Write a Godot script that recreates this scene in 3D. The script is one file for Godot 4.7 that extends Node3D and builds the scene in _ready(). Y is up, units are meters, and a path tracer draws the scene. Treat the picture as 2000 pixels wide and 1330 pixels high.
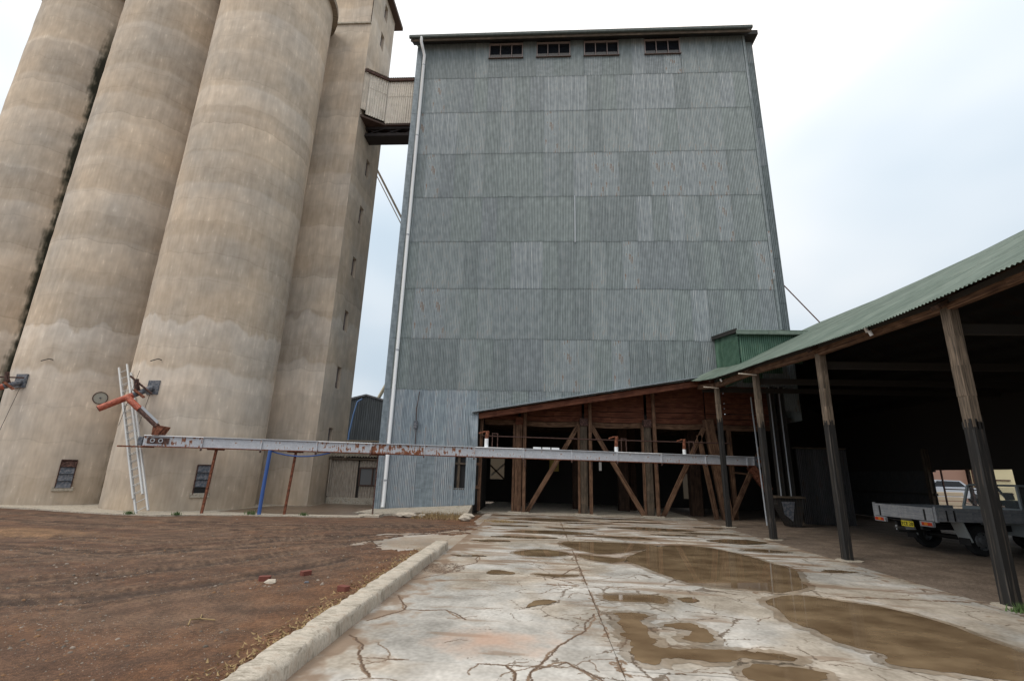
extends Node3D

const TINZ := -21.0            # plane of the iron clad face
var rng := RandomNumberGenerator.new()
var M := {}
var TIN: Array[StandardMaterial3D] = []
var BRIGHT: Array[StandardMaterial3D] = []
var GREEN: Array[StandardMaterial3D] = []

# ---------------------------------------------------------------- helpers
func begin(flat := true) -> SurfaceTool:
	var s := SurfaceTool.new()
	s.begin(Mesh.PRIMITIVE_TRIANGLES)
	s.set_smooth_group(-1 if flat else 0)
	return s

func vert(s: SurfaceTool, p: Vector3, uv: Vector2) -> void:
	s.set_uv(uv)
	s.add_vertex(p)

# corners counter-clockwise as seen from outside
func quad(s: SurfaceTool, a: Vector3, b: Vector3, c: Vector3, d: Vector3, ua := Vector2(0, 1), ub := Vector2(1, 1), uc := Vector2(1, 0), ud := Vector2(0, 0)) -> void:
	vert(s, a, ua); vert(s, c, uc); vert(s, b, ub)
	vert(s, a, ua); vert(s, d, ud); vert(s, c, uc)

func tri(s: SurfaceTool, a: Vector3, b: Vector3, c: Vector3, ua := Vector2(0, 1), ub := Vector2(1, 1), uc := Vector2(.5, 0)) -> void:
	vert(s, a, ua); vert(s, c, uc); vert(s, b, ub)

# chamfered prism: base centre at xf.origin, length h along its y
func prism(s: SurfaceTool, xf: Transform3D, w: float, d: float, h: float, ch := 0.0) -> void:
	var hw := w / 2; var hd := d / 2
	var o := Vector2(rng.randf(), rng.randf() * 3.0)
	var pr: PackedVector2Array
	if ch > 0.0:
		pr = PackedVector2Array([Vector2(-hw + ch, hd), Vector2(hw - ch, hd), Vector2(hw, hd - ch), Vector2(hw, -hd + ch), Vector2(hw - ch, -hd), Vector2(-hw + ch, -hd), Vector2(-hw, -hd + ch), Vector2(-hw, hd - ch)])
	else:
		pr = PackedVector2Array([Vector2(-hw, hd), Vector2(hw, hd), Vector2(hw, -hd), Vector2(-hw, -hd)])
	var n := pr.size(); var u := 0.0
	for i in n:
		var p := pr[i]; var q := pr[(i + 1) % n]
		var l := p.distance_to(q)
		quad(s, xf * Vector3(p.x, 0, p.y), xf * Vector3(q.x, 0, q.y), xf * Vector3(q.x, h, q.y), xf * Vector3(p.x, h, p.y), o + Vector2(u, h), o + Vector2(u + l, h), o + Vector2(u + l, 0), o + Vector2(u, 0))
		u += l
	for i in range(1, n - 1):
		var a := pr[0]; var b := pr[i]; var c := pr[i + 1]
		tri(s, xf * Vector3(a.x, h, a.y), xf * Vector3(b.x, h, b.y), xf * Vector3(c.x, h, c.y), o + a, o + b, o + c)
		tri(s, xf * Vector3(a.x, 0, a.y), xf * Vector3(c.x, 0, c.y), xf * Vector3(b.x, 0, b.y), o + a, o + c, o + b)

func box(s: SurfaceTool, c: Vector3, size: Vector3, ch := 0.0) -> void:   # axis aligned, grain along its longest side
	var b := Basis.IDENTITY
	if size.x >= size.y and size.x >= size.z:
		b = Basis(Vector3(0, -1, 0), Vector3(1, 0, 0), Vector3(0, 0, 1))
		prism(s, Transform3D(b, c - Vector3(size.x / 2, 0, 0)), size.y, size.z, size.x, ch)
	elif size.z > size.y:
		b = Basis(Vector3(1, 0, 0), Vector3(0, 0, -1), Vector3(0, 1, 0))
		prism(s, Transform3D(b, c + Vector3(0, 0, size.z / 2)), size.x, size.y, size.z, ch)
	else:
		prism(s, Transform3D(b, c - Vector3(0, size.y / 2, 0)), size.x, size.z, size.y, ch)

func frame(p: Vector3, q: Vector3, side := Vector3.ZERO) -> Transform3D:
	var y := (q - p).normalized()
	var r := side
	if r == Vector3.ZERO:
		r = Vector3.RIGHT if absf(y.x) < .8 else Vector3.BACK
	var x := (r - y * r.dot(y)).normalized()
	return Transform3D(Basis(x, y, x.cross(y)), p)

func bar(s: SurfaceTool, p: Vector3, q: Vector3, w: float, d: float, ch := 0.0, side := Vector3.ZERO) -> void:
	prism(s, frame(p, q, side), w, d, p.distance_to(q), ch)

func tube(s: SurfaceTool, pts: Array, r: float, n := 10, caps := true) -> void:
	s.set_smooth_group(0)
	var rings: Array = []
	var l := 0.0; var ls: Array = []
	var side := Vector3.ZERO
	for i in pts.size():
		var a: Vector3 = pts[maxi(i - 1, 0)]; var b: Vector3 = pts[mini(i + 1, pts.size() - 1)]
		var f := frame(a, b, side)
		side = f.basis.x
		var ring: Array = []
		for k in n + 1:
			var t := TAU * k / n
			ring.append(pts[i] + f.basis.x * cos(t) * r - f.basis.z * sin(t) * r)
		if i > 0: l += pts[i].distance_to(pts[i - 1])
		ls.append(l); rings.append(ring)
	for i in pts.size() - 1:
		for k in n:
			quad(s, rings[i][k + 1], rings[i][k], rings[i + 1][k], rings[i + 1][k + 1], Vector2((k + 1.0) / n, ls[i]), Vector2(float(k) / n, ls[i]), Vector2(float(k) / n, ls[i + 1]), Vector2((k + 1.0) / n, ls[i + 1]))
	if caps:
		s.set_smooth_group(-1)
		var e := pts.size() - 1
		for k in n:
			tri(s, pts[0], rings[0][k], rings[0][k + 1])
			tri(s, pts[e], rings[e][k + 1], rings[e][k])

func lathe(s: SurfaceTool, xf: Transform3D, prof: Array, n := 24) -> void:   # profile (radius, along y)
	for i in prof.size() - 1:
		s.set_smooth_group(i + 1)
		for k in n:
			var a := TAU * k / n; var b := TAU * (k + 1) / n
			var p: Vector2 = prof[i]; var q: Vector2 = prof[i + 1]
			var f := func(v: Vector2, t: float) -> Vector3: return xf * Vector3(v.x * cos(t), v.y, -v.x * sin(t))
			quad(s, f.call(p, a), f.call(p, b), f.call(q, b), f.call(q, a), Vector2(a, p.y), Vector2(b, p.y), Vector2(b, q.y), Vector2(a, q.y))

# outline (x, y) counter-clockwise from +z, thickness from z0 to z1 (z1 > z0)
func slabxy(s: SurfaceTool, xf: Transform3D, pts: Array, z0: float, z1: float) -> void:
	var pv := PackedVector2Array(pts)
	var ix := Geometry2D.triangulate_polygon(pv)
	for i in range(0, ix.size(), 3):
		var a := pv[ix[i]]; var b := pv[ix[i + 1]]; var c := pv[ix[i + 2]]
		if (b - a).cross(c - a) < 0: var t := b; b = c; c = t
		tri(s, xf * Vector3(a.x, a.y, z1), xf * Vector3(b.x, b.y, z1), xf * Vector3(c.x, c.y, z1), a, b, c)
		tri(s, xf * Vector3(a.x, a.y, z0), xf * Vector3(c.x, c.y, z0), xf * Vector3(b.x, b.y, z0), a, c, b)
	for i in pv.size():
		var a := pv[i]; var b := pv[(i + 1) % pv.size()]
		quad(s, xf * Vector3(a.x, a.y, z0), xf * Vector3(b.x, b.y, z0), xf * Vector3(b.x, b.y, z1), xf * Vector3(a.x, a.y, z1), Vector2(0, 0), Vector2(a.distance_to(b), 0), Vector2(a.distance_to(b), z1 - z0), Vector2(0, z1 - z0))

# a corrugated sheet: p00 -> p10 across the waves at its lower end, p01 -> p11 at its upper end
func sheet(p00: Vector3, p10: Vector3, p11: Vector3, p01: Vector3, n: float, amp := .012, per := 6, uv := Rect2(0, 0, 1, 1)) -> SurfaceTool:
	var s := begin(false)
	var k := maxi(2, int(round(n * per)))
	var nr := (p10 - p00).cross(p01 - p00)
	if nr.length() < 1e-6: nr = (p10 - p00).cross(p11 - p10)
	nr = nr.normalized()
	for i in k:
		var a := float(i) / k; var b := float(i + 1) / k
		var wa := nr * amp * cos(TAU * n * a); var wb := nr * amp * cos(TAU * n * b)
		quad(s, p00.lerp(p10, a) + wa, p00.lerp(p10, b) + wb, p01.lerp(p11, b) + wb, p01.lerp(p11, a) + wa,
			uv.position + Vector2(a, 1) * uv.size, uv.position + Vector2(b, 1) * uv.size, uv.position + Vector2(b, 0) * uv.size, uv.position + Vector2(a, 0) * uv.size)
	return s

func origin_of(o: Node) -> Vector3:
	var p := Vector3.ZERO
	while o is Node3D and o != self:
		p += o.position
		o = o.get_parent()
	return p

func obj(called: String, s: SurfaceTool, m: Material, parent: Node = null, local := false) -> MeshInstance3D:
	var mi := MeshInstance3D.new()
	s.generate_normals()
	s.set_material(m)
	mi.mesh = s.commit()
	mi.name = called
	var p: Node = parent if parent else self
	p.add_child(mi, true)
	if not local and parent: mi.position = -origin_of(parent)
	return mi

var used := {}
func numbered(called: String) -> String:
	used[called] = used.get(called, 0) + 1
	return called if used[called] == 1 else "%s_%03d" % [called, used[called] - 1]

func tag(o: Node, label: String, category: String, group := "", kind := "") -> Node:
	o.set_meta("label", label)
	if category: o.set_meta("category", category)
	if group: o.set_meta("group", group)
	if kind: o.set_meta("kind", kind)
	return o

func thing(called: String, label: String, category: String, at := Vector3.ZERO, group := "") -> Node3D:
	var o := Node3D.new()
	o.name = numbered(called)
	add_child(o, true)
	o.position = at
	tag(o, label, category, group)
	return o

func single(called: String, s: SurfaceTool, m: Material, label: String, category: String, group := "", kind := "") -> MeshInstance3D:
	var o := obj(numbered(called), s, m)
	tag(o, label, category, group, kind)
	return o

# ---------------------------------------------------------------- textures
func noise(w: int, h: int, f: float, sd: int, oct := 4, kind := FastNoiseLite.TYPE_SIMPLEX_SMOOTH, seamless := false) -> PackedByteArray:
	var n := FastNoiseLite.new()
	n.noise_type = kind; n.frequency = f; n.seed = sd; n.fractal_octaves = oct
	var im := n.get_seamless_image(w, h) if seamless else n.get_image(w, h)
	im.convert(Image.FORMAT_L8)
	return im.get_data()

func streaks(w: int, h: int, squash: int, f: float, sd: int, oct := 3) -> PackedByteArray:   # noise drawn out along y
	var n := FastNoiseLite.new()
	n.noise_type = FastNoiseLite.TYPE_SIMPLEX_SMOOTH; n.frequency = f; n.seed = sd; n.fractal_octaves = oct
	var im := n.get_image(w, maxi(4, h / squash))
	im.convert(Image.FORMAT_L8)
	im.resize(w, h, Image.INTERPOLATE_CUBIC)
	return im.get_data()

func picture(w: int, h: int, d: PackedByteArray, mips := false) -> Image:
	return Image.create_from_data(w, h, mips, Image.FORMAT_RGB8, d)

func tex(im: Image) -> ImageTexture:
	return ImageTexture.create_from_image(im)

func clampb(v: float) -> int:
	return clampi(int(v), 0, 255)

func mat(c: Color, rough := .8, metal := 0.0) -> StandardMaterial3D:     # c: linear base colour
	var m := StandardMaterial3D.new()
	m.albedo_color = c.linear_to_srgb()
	m.roughness = rough; m.metallic = metal
	return m

func textured(t: Texture2D, c := Color(1, 1, 1), rough := .85, sc := Vector3.ONE, bump: Texture2D = null, cm := 1.0) -> StandardMaterial3D:
	var m := mat(c, rough)
	m.albedo_texture = t
	m.uv1_scale = sc
	if bump:
		m.heightmap_enabled = true
		m.heightmap_texture = bump
		m.heightmap_scale = cm
	return m

func silo_texture(sd: int, moss: Array) -> Image:    # u round the shell (0 at +z), v from the top (26.5 m) down
	var w := 768; var h := 1024
	var n1 := noise(w, h, .006, sd, 5); var n2 := noise(w, h, .035, sd + 1, 3)
	var st := streaks(w, h, 20, .06, sd + 2, 4); var s2 := streaks(w, h, 6, .18, sd + 3, 2)
	var wave := noise(w, 64, .012, sd + 4, 4)
	var lr := RandomNumberGenerator.new(); lr.seed = sd
	# tone of every lift of the slip form
	var tone: Array = []; var edge: Array = []
	var y := 0.0
	while y < 30.0:
		edge.append(y); tone.append(lr.randf_range(-9, 9))
		y += lr.randf_range(.9, 1.5)
	var pale := [[7.15, 1.9, 24.0, .8], [5.3, 4.6, 23.0, .5], [8.9, 1.1, 7.0, .15], [10.9, 1.6, 9.0, .15], [13.4, 2.0, 15.0, .22], [14.9, 1.2, 9.0, .15], [16.6, 1.3, 9.0, .15], [18.3, 1.9, 14.0, .25], [20.1, 1.4, 10.0, .15], [22.6, 2.2, 15.0, .22], [24.4, 1.0, 9.0, .15]]
	for b in pale:
		b[0] += lr.randf_range(-.25, .25) * float(b[0] > 8.0); b[2] *= lr.randf_range(.75, 1.15)
	var d := PackedByteArray(); d.resize(w * h * 3)
	for j in h:
		var hy := 26.5 * (1.0 - float(j) / h)
		var bi := 0
		for i in w:
			var k := j * w + i
			var wl := wave[(i + sd * 37) % w + w * 7] - 128
			var wv := wl * .0011
			var yy := hy + wv
			while bi < edge.size() - 1 and edge[bi + 1] < yy: bi += 1
			while bi > 0 and edge[bi] > yy: bi -= 1
			var v: float = tone[bi] * .9 + (n1[k] - 128) * .10 + (n2[k] - 128) * .08 + (st[k] - 128) * .055 + (s2[k] - 128) * .05
			var below: float = yy - edge[bi]
			if below < .04: v -= 7.0
			var p := 0.0
			for b in pale:
				var t: float = b[0] - hy - (wl * .0042 + (n2[k] - 128) * .0016) * b[3]
				if t > 0.0 and t < b[1]: p += b[2] * (1.0 - t / b[1]) * clampf(t * 7.0, 0, 1)
			var warm := clampf(13.0 - p * .5 + (n1[k] - 118) * .10, 0, 26)
			if hy < 1.6: v -= (1.6 - hy) * 5.0
			if s2[k] > 205 and n2[k] > 150: v += 14.0
			var r := 183.0 + v + p + warm * .40
			var g := 173.5 + v + p
			var bl := 161.5 + v * .97 + p * 1.04 - warm * .42
			var dg := 360.0 * i / w - 180.0
			for ms in moss:        # [from, to, low, high, strength]: damp, lichen and soot where the bins nearly meet
				if hy > ms[2] and hy < ms[3] and dg < ms[1] + 20.0 and dg > ms[0] - 20.0:
					var e: float = ms[0] + (n1[k] - 128) * .03 + (n2[k] - 128) * .022 + (s2[k] - 128) * .012
					var q: float = pow(clampf((dg - e) / 6.0, 0, 1), 1.3) * ms[4] * clampf((hy - ms[2]) * .6, 0, 1) * clampf((ms[3] - hy) * .35, 0, 1)
					r = lerpf(r, 38, q); g = lerpf(g, 39, q); bl = lerpf(bl, 28, q)
			d[k * 3] = clampb(r); d[k * 3 + 1] = clampb(g); d[k * 3 + 2] = clampb(bl)
	return picture(w, h, d)

func tin_texture(sd: int, r0: float, g0: float, b0: float, white: float, rust: float, ribs := 10, valley_shade := 34.0) -> Image:
	var w := 120; var h := 256
	var a := streaks(w, h, 32, .10, sd, 3); var b := streaks(w, h, 16, .3, sd + 1, 2); var c := noise(w, h, .016, sd + 2, 3); var f := noise(w, h, .25, sd + 3, 2)
	var e := streaks(w, h, 48, .11, sd + 5, 3)
	var d := PackedByteArray(); d.resize(w * h * 3)
	var rib: Array = []      # shading of the corrugation painted as dark stripes along the valleys
	for i in w: rib.append(valley_shade * pow(.5 - .5 * cos(TAU * ribs * (i + .5) / w), 1.5) if ribs > 0 else 0.0)
	for j in h:
		for i in w:
			var k := j * w + i
			var v := (a[k] - 128) * .09 + (b[k] - 128) * .03 + (c[k] - 128) * .09 + (f[k] - 128) * .02
			var wh := maxf(0.0, (e[k] - 158) * .55) * white * (.4 + .6 * b[k] / 128.0)
			var rs := maxf(0.0, (c[k] + e[k] - 338) * .012) * rust
			var y := float(j) / h
			v -= 12.0 * clampf((y - .965) * 30.0, 0, 1)
			if j < 3: v -= 10.0
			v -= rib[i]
			d[k * 3] = clampb(lerpf(r0 + v + wh, 112, clampf(rs, 0, .7)))
			d[k * 3 + 1] = clampb(lerpf(g0 + v + wh, 80, clampf(rs, 0, .7)))
			d[k * 3 + 2] = clampb(lerpf(b0 + v + wh, 60, clampf(rs, 0, .7)))
	return picture(w, h, d)

func timber_texture(sd: int, r0: float, g0: float, b0: float, vary: float) -> Image:
	var w := 128; var h := 512
	var a := streaks(w, h, 40, .12, sd, 4); var b := streaks(w, h, 16, .35, sd + 1, 3); var c := noise(w, h, .012, sd + 2, 3)
	var d := PackedByteArray(); d.resize(w * h * 3)
	for k in w * h:
		var v := (a[k] - 128) * .35 + (b[k] - 128) * .28 + (c[k] - 128) * .22
		if b[k] < 70: v -= 22.0
		v *= vary
		d[k * 3] = clampb(r0 + v); d[k * 3 + 1] = clampb(g0 + v * .9); d[k * 3 + 2] = clampb(b0 + v * .8)
	return picture(w, h, d)

func painted_texture(sd: int, rust: float) -> Image:      # white painted steel with rust breaking through in runs
	var w := 256; var h := 64
	var c := noise(w, h, .02, sd, 4); var f := noise(w, h, .09, sd + 1, 3); var st := streaks(w, h, 5, .09, sd + 2, 3)
	var d := PackedByteArray(); d.resize(w * h * 3)
	for j in h:
		for i in w:
			var k := j * w + i
			var e := maxf(0, absf(j - 32.0) / 32.0 - .84) * (1.4 + rust)
			var q := clampf(((c[k] * .5 + st[k] * .5) - 128 + rust * 110.0 - 52.0) * .035 + (f[k] - 140) * .008 + e * (f[k] - 105) * .012, 0, 1)
			var v := (f[k] - 128) * .08 + (c[k] - 128) * .07
			var o := float(f[k] - 128) * .3
			d[k * 3] = clampb(lerpf(186 + v, 124 + o, q)); d[k * 3 + 1] = clampb(lerpf(190 + v, 72 + o, q)); d[k * 3 + 2] = clampb(lerpf(197 + v, 44 + o * .6, q))
	return picture(w, h, d)

func rust_texture(sd: int, r0: float, g0: float, b0: float) -> Image:
	var w := 128; var h := 128
	var c := noise(w, h, .03, sd, 4); var f := noise(w, h, .14, sd + 1, 3)
	var d := PackedByteArray(); d.resize(w * h * 3)
	for k in w * h:
		var v := (c[k] - 128) * .3 + (f[k] - 128) * .2
		d[k * 3] = clampb(r0 + v); d[k * 3 + 1] = clampb(g0 + v * .8); d[k * 3 + 2] = clampb(b0 + v * .7)
	return picture(w, h, d)

func stroke(im: Image, pts: Array, rad: float, c: Color, wob: float, lr: RandomNumberGenerator) -> void:   # a ragged crack, in pixels
	for i in pts.size() - 1:
		var a: Vector2 = pts[i]; var b: Vector2 = pts[i + 1]
		var n := int(a.distance_to(b)) + 1
		var off := 0.0
		for k in n:
			off = clampf(off + lr.randf_range(-.9, .9), -wob, wob)
			var t := float(k) / n
			var p := a.lerp(b, t) + (b - a).normalized().orthogonal() * off * sin(PI * t)
			var r := rad * lr.randf_range(.5, 1.4)
			for yy in range(int(p.y - r), int(p.y + r) + 1):
				for xx in range(int(p.x - r), int(p.x + r) + 1):
					if xx >= 0 and yy >= 0 and xx < im.get_width() and yy < im.get_height():
						im.set_pixel(xx, yy, im.get_pixel(xx, yy).lerp(c, .8))

func wander(im: Image, p: Vector2, dir: float, l: float, rad: float, c: Color, lr: RandomNumberGenerator, depth := 0) -> void:
	var pts: Array = [p]
	var n := int(l / 14.0) + 1
	for i in n:
		dir += lr.randf_range(-.55, .55)
		p += Vector2(cos(dir), sin(dir)) * 14.0
		pts.append(p)
		if depth < 1 and lr.randf() < .14: wander(im, p, dir + lr.randf_range(-1.5, 1.5), l * .4, rad * .7, c, lr, depth + 1)
	stroke(im, pts, rad, c, 3.0, lr)

# the old concrete yard: x from -4.4 to 8.4, z from -22.5 to -2.5 (further ground repeats it, mirrored out of sight)
const CX0 := -4.4
const CX1 := 8.4
const CZ0 := -22.5
const CZ1 := -2.5
func concrete_pictures() -> Array:
	var w := 1440; var h := 2048
	var n1 := noise(w, h, .0035, 11, 5); var n2 := noise(w, h, .02, 12, 4); var n3 := noise(w, h, .13, 13, 2)
	var cn := FastNoiseLite.new()
	cn.noise_type = FastNoiseLite.TYPE_CELLULAR; cn.cellular_return_type = FastNoiseLite.RETURN_DISTANCE2_SUB
	cn.frequency = .016; cn.seed = 5; cn.fractal_type = FastNoiseLite.FRACTAL_NONE
	cn.domain_warp_enabled = true; cn.domain_warp_amplitude = 22.0; cn.domain_warp_frequency = .02
	var ci := cn.get_image(w, h, false, false, false); ci.convert(Image.FORMAT_L8)
	var cr := ci.get_data()
	var lo := 255
	for k in range(0, cr.size(), 97): lo = mini(lo, cr[k])
	var d := PackedByteArray(); d.resize(w * h * 3)
	for j in h:
		var z := CZ0 + (CZ1 - CZ0) * j / h
		for i in w:
			var k := j * w + i
			var x := CX0 + (CX1 - CX0) * i / w
			var v := (n1[k] - 128) * .24 + (n2[k] - 128) * .16 + (n3[k] - 128) * .12
			var fl := clampf((n1[(k + w * 900) % (w * h)] - 118) * .012, 0, .55)
			var r := 172.0 + v - fl * 12.0; var g := 168.0 + v - fl * 22.0; var b := 161.0 + v - fl * 34.0
			# damp brown silt: along the kerb, and more and more towards the building
			var ks := j * w + i / 5 + 400
			var q := clampf((n1[k] * .4 + n2[ks] * .6 - 129) * .05, 0, 1) * clampf((-z - 6.5) * .15, .10, 1.0) * .68
			q += clampf(1.0 - (x + 2.0) * 2.6 + (n2[k] - 128) * .012, 0, 1) * .8
			q += clampf((x - 6.2) * 1.5 + (n2[k] - 128) * .014 - .3, 0, 1) * .9
			q += clampf((-z - 16.0) * .09 + (n2[ks] - 142) * .02, 0, .5)
			if x < -2.0 and z < -10.0: q = .35 + (n2[k] - 128) * .003
			q = clampf(q, 0, .95)
			r = lerpf(r, 126, q); g = lerpf(g, 105, q); b = lerpf(b, 86, q)
			# a rusty bloom
			var ru := clampf(1.0 - Vector2((x + .5) / .75, (z + 5.5) / .48).length() + (n2[k] - 128) * .004, 0, 1) * .62
			r = lerpf(r, 182, ru); g = lerpf(g, 142, ru); b = lerpf(b, 118, ru)
			# crazing, where the slab has broken up
			var dens := clampf((n1[(k + w * 300) % (w * h)] - 100) * .03, 0, 1) * clampf(x * .9 + .7, .0, 1)
			var cd := float(cr[k] - lo)
			if cd < 4.5 * dens and n2[k] > 104:
				r = lerpf(r, 92, .75); g = lerpf(g, 78, .75); b = lerpf(b, 64, .75)
			d[k * 3] = clampb(r); d[k * 3 + 1] = clampb(g); d[k * 3 + 2] = clampb(b)
	var im := picture(w, h, d)
	var lr := RandomNumberGenerator.new(); lr.seed = 77
	var px := func(x: float, z: float) -> Vector2: return Vector2((x - CX0) / (CX1 - CX0) * w, (z - CZ0) / (CZ1 - CZ0) * h)
	var dark := Color8(74, 58, 45)
	var big := [[[.68, -6.7], [.51, -5.99], [.2, -5.48], [.04, -5.03], [-.07, -4.76], [-.11, -4.4]], [[-1.4, -4.5], [-1.57, -4.78], [-1.67, -4.97], [-1.74, -5.25], [-1.96, -5.49]], [[-1.66, -6.5], [-1.77, -6.82], [-1.94, -7.18]], [[-1.95, -6.0], [-1.66, -6.5], [-1.16, -6.58], [-.85, -6.2]],
		[[.0, -4.85], [.25, -5.05], [.6, -4.6], [.7, -4.2]], [[-.3, -4.9], [-.2, -4.6], [-.28, -4.3]], [[-2.0, -8.2], [-1.6, -8.7], [-1.5, -9.4], [-1.2, -9.9], [-1.25, -10.6]], [[.62, -8.3], [.2, -8.7], [.75, -9.9]]]
	for c in big:
		var pp: Array = []
		for q in c: pp.append(px.call(q[0], q[1]))
		stroke(im, pp, .7, Color8(124, 101, 80), 6.0, lr)
		stroke(im, pp, .5, Color8(86, 66, 50), 6.0, lr)
	for i in 260:
		var x := lr.randf_range(-1.2, 6.6) if i < 120 else lr.randf_range(.3, 1.4)
		wander(im, px.call(x, lr.randf_range(-20.0, -3.2)), lr.randf_range(-.5, .5) + (PI if lr.randf() < .5 else 0.0), lr.randf_range(14, 70), .3, Color8(112, 94, 78), lr)
	# silt and broken edges along the joints
	for q in [[[.735, -3.0], [.735, -21.0], 26], [[-2.2, -8.25], [6.5, -8.25], 14], [[-2.0, -4.9], [2.5, -4.9], 10], [[.735, -11.9], [6.5, -11.9], 8]]:
		for i in q[2]:
			var f0 := lr.randf(); var f1 := f0 + lr.randf_range(.01, .07)
			var p0: Vector2 = px.call(lerpf(q[0][0], q[1][0], f0), lerpf(q[0][1], q[1][1], f0)); var p1: Vector2 = px.call(lerpf(q[0][0], q[1][0], f1), lerpf(q[0][1], q[1][1], f1))
			stroke(im, [p0, p1], .5, Color8(106, 86, 68), 2.5, lr)
			if q[2] > 12:
				for t in 5:
					var pm := p0.lerp(p1, lr.randf()) + Vector2(lr.randfn(0, 1.5), lr.randfn(0, 1.5))
					stroke(im, [pm, pm + Vector2(lr.randf_range(-9, 9), lr.randf_range(-7, 7))], lr.randf_range(.4, 1.7), Color8(124, 102, 82), 3.0, lr)
			if lr.randf() < .6: wander(im, p0, lr.randf() * TAU, lr.randf_range(15, 50), .3, Color8(112, 92, 74), lr)
	# spalled hollow by the kerb
	for i in 900:
		var a := lr.randf() * TAU; var q := sqrt(lr.randf())
		var c: Vector2 = px.call(-1.72 + cos(a) * .38 * q, -9.25 + sin(a) * .5 * q)
		im.fill_rect(Rect2i(int(c.x), int(c.y), lr.randi_range(1, 4), lr.randi_range(1, 3)), dark.lerp(Color8(112, 92, 76), lr.randf()))
	var hm := im.duplicate() as Image
	hm.convert(Image.FORMAT_L8)
	return [im, hm]

func dirt_pictures() -> Array:
	var w := 1024
	var n1 := noise(w, w, .006, 21, 5, FastNoiseLite.TYPE_SIMPLEX_SMOOTH, true); var n2 := noise(w, w, .05, 22, 4, FastNoiseLite.TYPE_SIMPLEX_SMOOTH, true); var n3 := noise(w, w, .22, 23, 2, FastNoiseLite.TYPE_SIMPLEX_SMOOTH, true)
	var d := PackedByteArray(); d.resize(w * w * 3)
	var hh := PackedByteArray(); hh.resize(w * w)
	for k in w * w:
		var v := (n1[k] - 128) * .22 + (n2[k] - 128) * .26 + (n3[k] - 128) * .34
		var r := 168.0 + v; var g := 160.0 + v; var b := 152.0 + v
		if n3[k] > 196 and n2[k] > 120:
			r += 34; g += 36; b += 40
		d[k * 3] = clampb(r); d[k * 3 + 1] = clampb(g); d[k * 3 + 2] = clampb(b)
		hh[k] = clampb(n2[k] * .5 + n3[k] * .5)
	return [picture(w, w, d), Image.create_from_data(w, w, false, Image.FORMAT_L8, hh)]

func _ready() -> void:
	rng.seed = 20240
	# ---- camera, sky, sun, exposure
	var cam := Camera3D.new()
	cam.name = "camera"
	cam.rotation_order = EULER_ORDER_YXZ
	cam.position = Vector3(0, 1.65, 0)
	cam.rotation = Vector3(.270, .065, .0275)
	cam.fov = 70.66
	cam.near = .05; cam.far = 3000
	add_child(cam)
	cam.make_current()
	var env := Environment.new()
	env.background_mode = Environment.BG_SKY
	env.tonemap_mode = Environment.TONE_MAPPER_LINEAR
	env.tonemap_exposure = 1.22
	env.sdfgi_enabled = true; env.ssao_enabled = true; env.ssil_enabled = true
	var sky := Sky.new()
	var sm := PanoramaSkyMaterial.new()
	sm.panorama = tex(sky_picture())
	sky.sky_material = sm
	env.sky = sky
	var we := WorldEnvironment.new()
	we.name = "world_environment"; we.environment = env
	add_child(we)
	var sun := DirectionalLight3D.new()
	sun.name = "sun"
	sun.light_energy = .34; sun.light_color = Color(1.0, .96, .9)
	sun.light_angular_distance = 24.0
	sun.shadow_enabled = true
	sun.rotation_degrees = Vector3(-50, -58, 0)
	add_child(sun)
	materials()
	ground()
	silos()
	headhouse()
	iron_tower()
	timber_bay()
	bridge()
	background()
	shed()
	conveyor()
	chutes_and_ladder()
	ute()
	beyond_shed()
	small_things()

func sky_picture() -> Image:
	var w := 512; var h := 256
	var n := FastNoiseLite.new(); n.noise_type = FastNoiseLite.TYPE_SIMPLEX_SMOOTH; n.frequency = 1.3; n.seed = 4; n.fractal_octaves = 4
	var im := Image.create(w, h, false, Image.FORMAT_RGBF)
	for j in h:
		var el := PI / 2 - PI * (j + .5) / h
		for i in w:
			var az := TAU * (i + .5) / w
			var p := Vector3(cos(az) * cos(el), sin(el), sin(az) * cos(el))
			var q := p / (absf(p.y) + .35)
			var c := n.get_noise_3d(q.x * .7, q.z * .7, p.y)
			var up := pow(clampf(sin(el), 0, 1), 2.4)
			var b := lerpf(.64, 1.5, up) * (1.0 + c * .26)
			var bl := lerpf(.17, .0, smoothstep(.0, .5, up)) - c * .20
			im.set_pixel(i, j, Color(b * (1.0 - bl * .8), b * (1.0 - bl * .18), b * (1.0 + bl * .4)))
	return im

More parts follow.
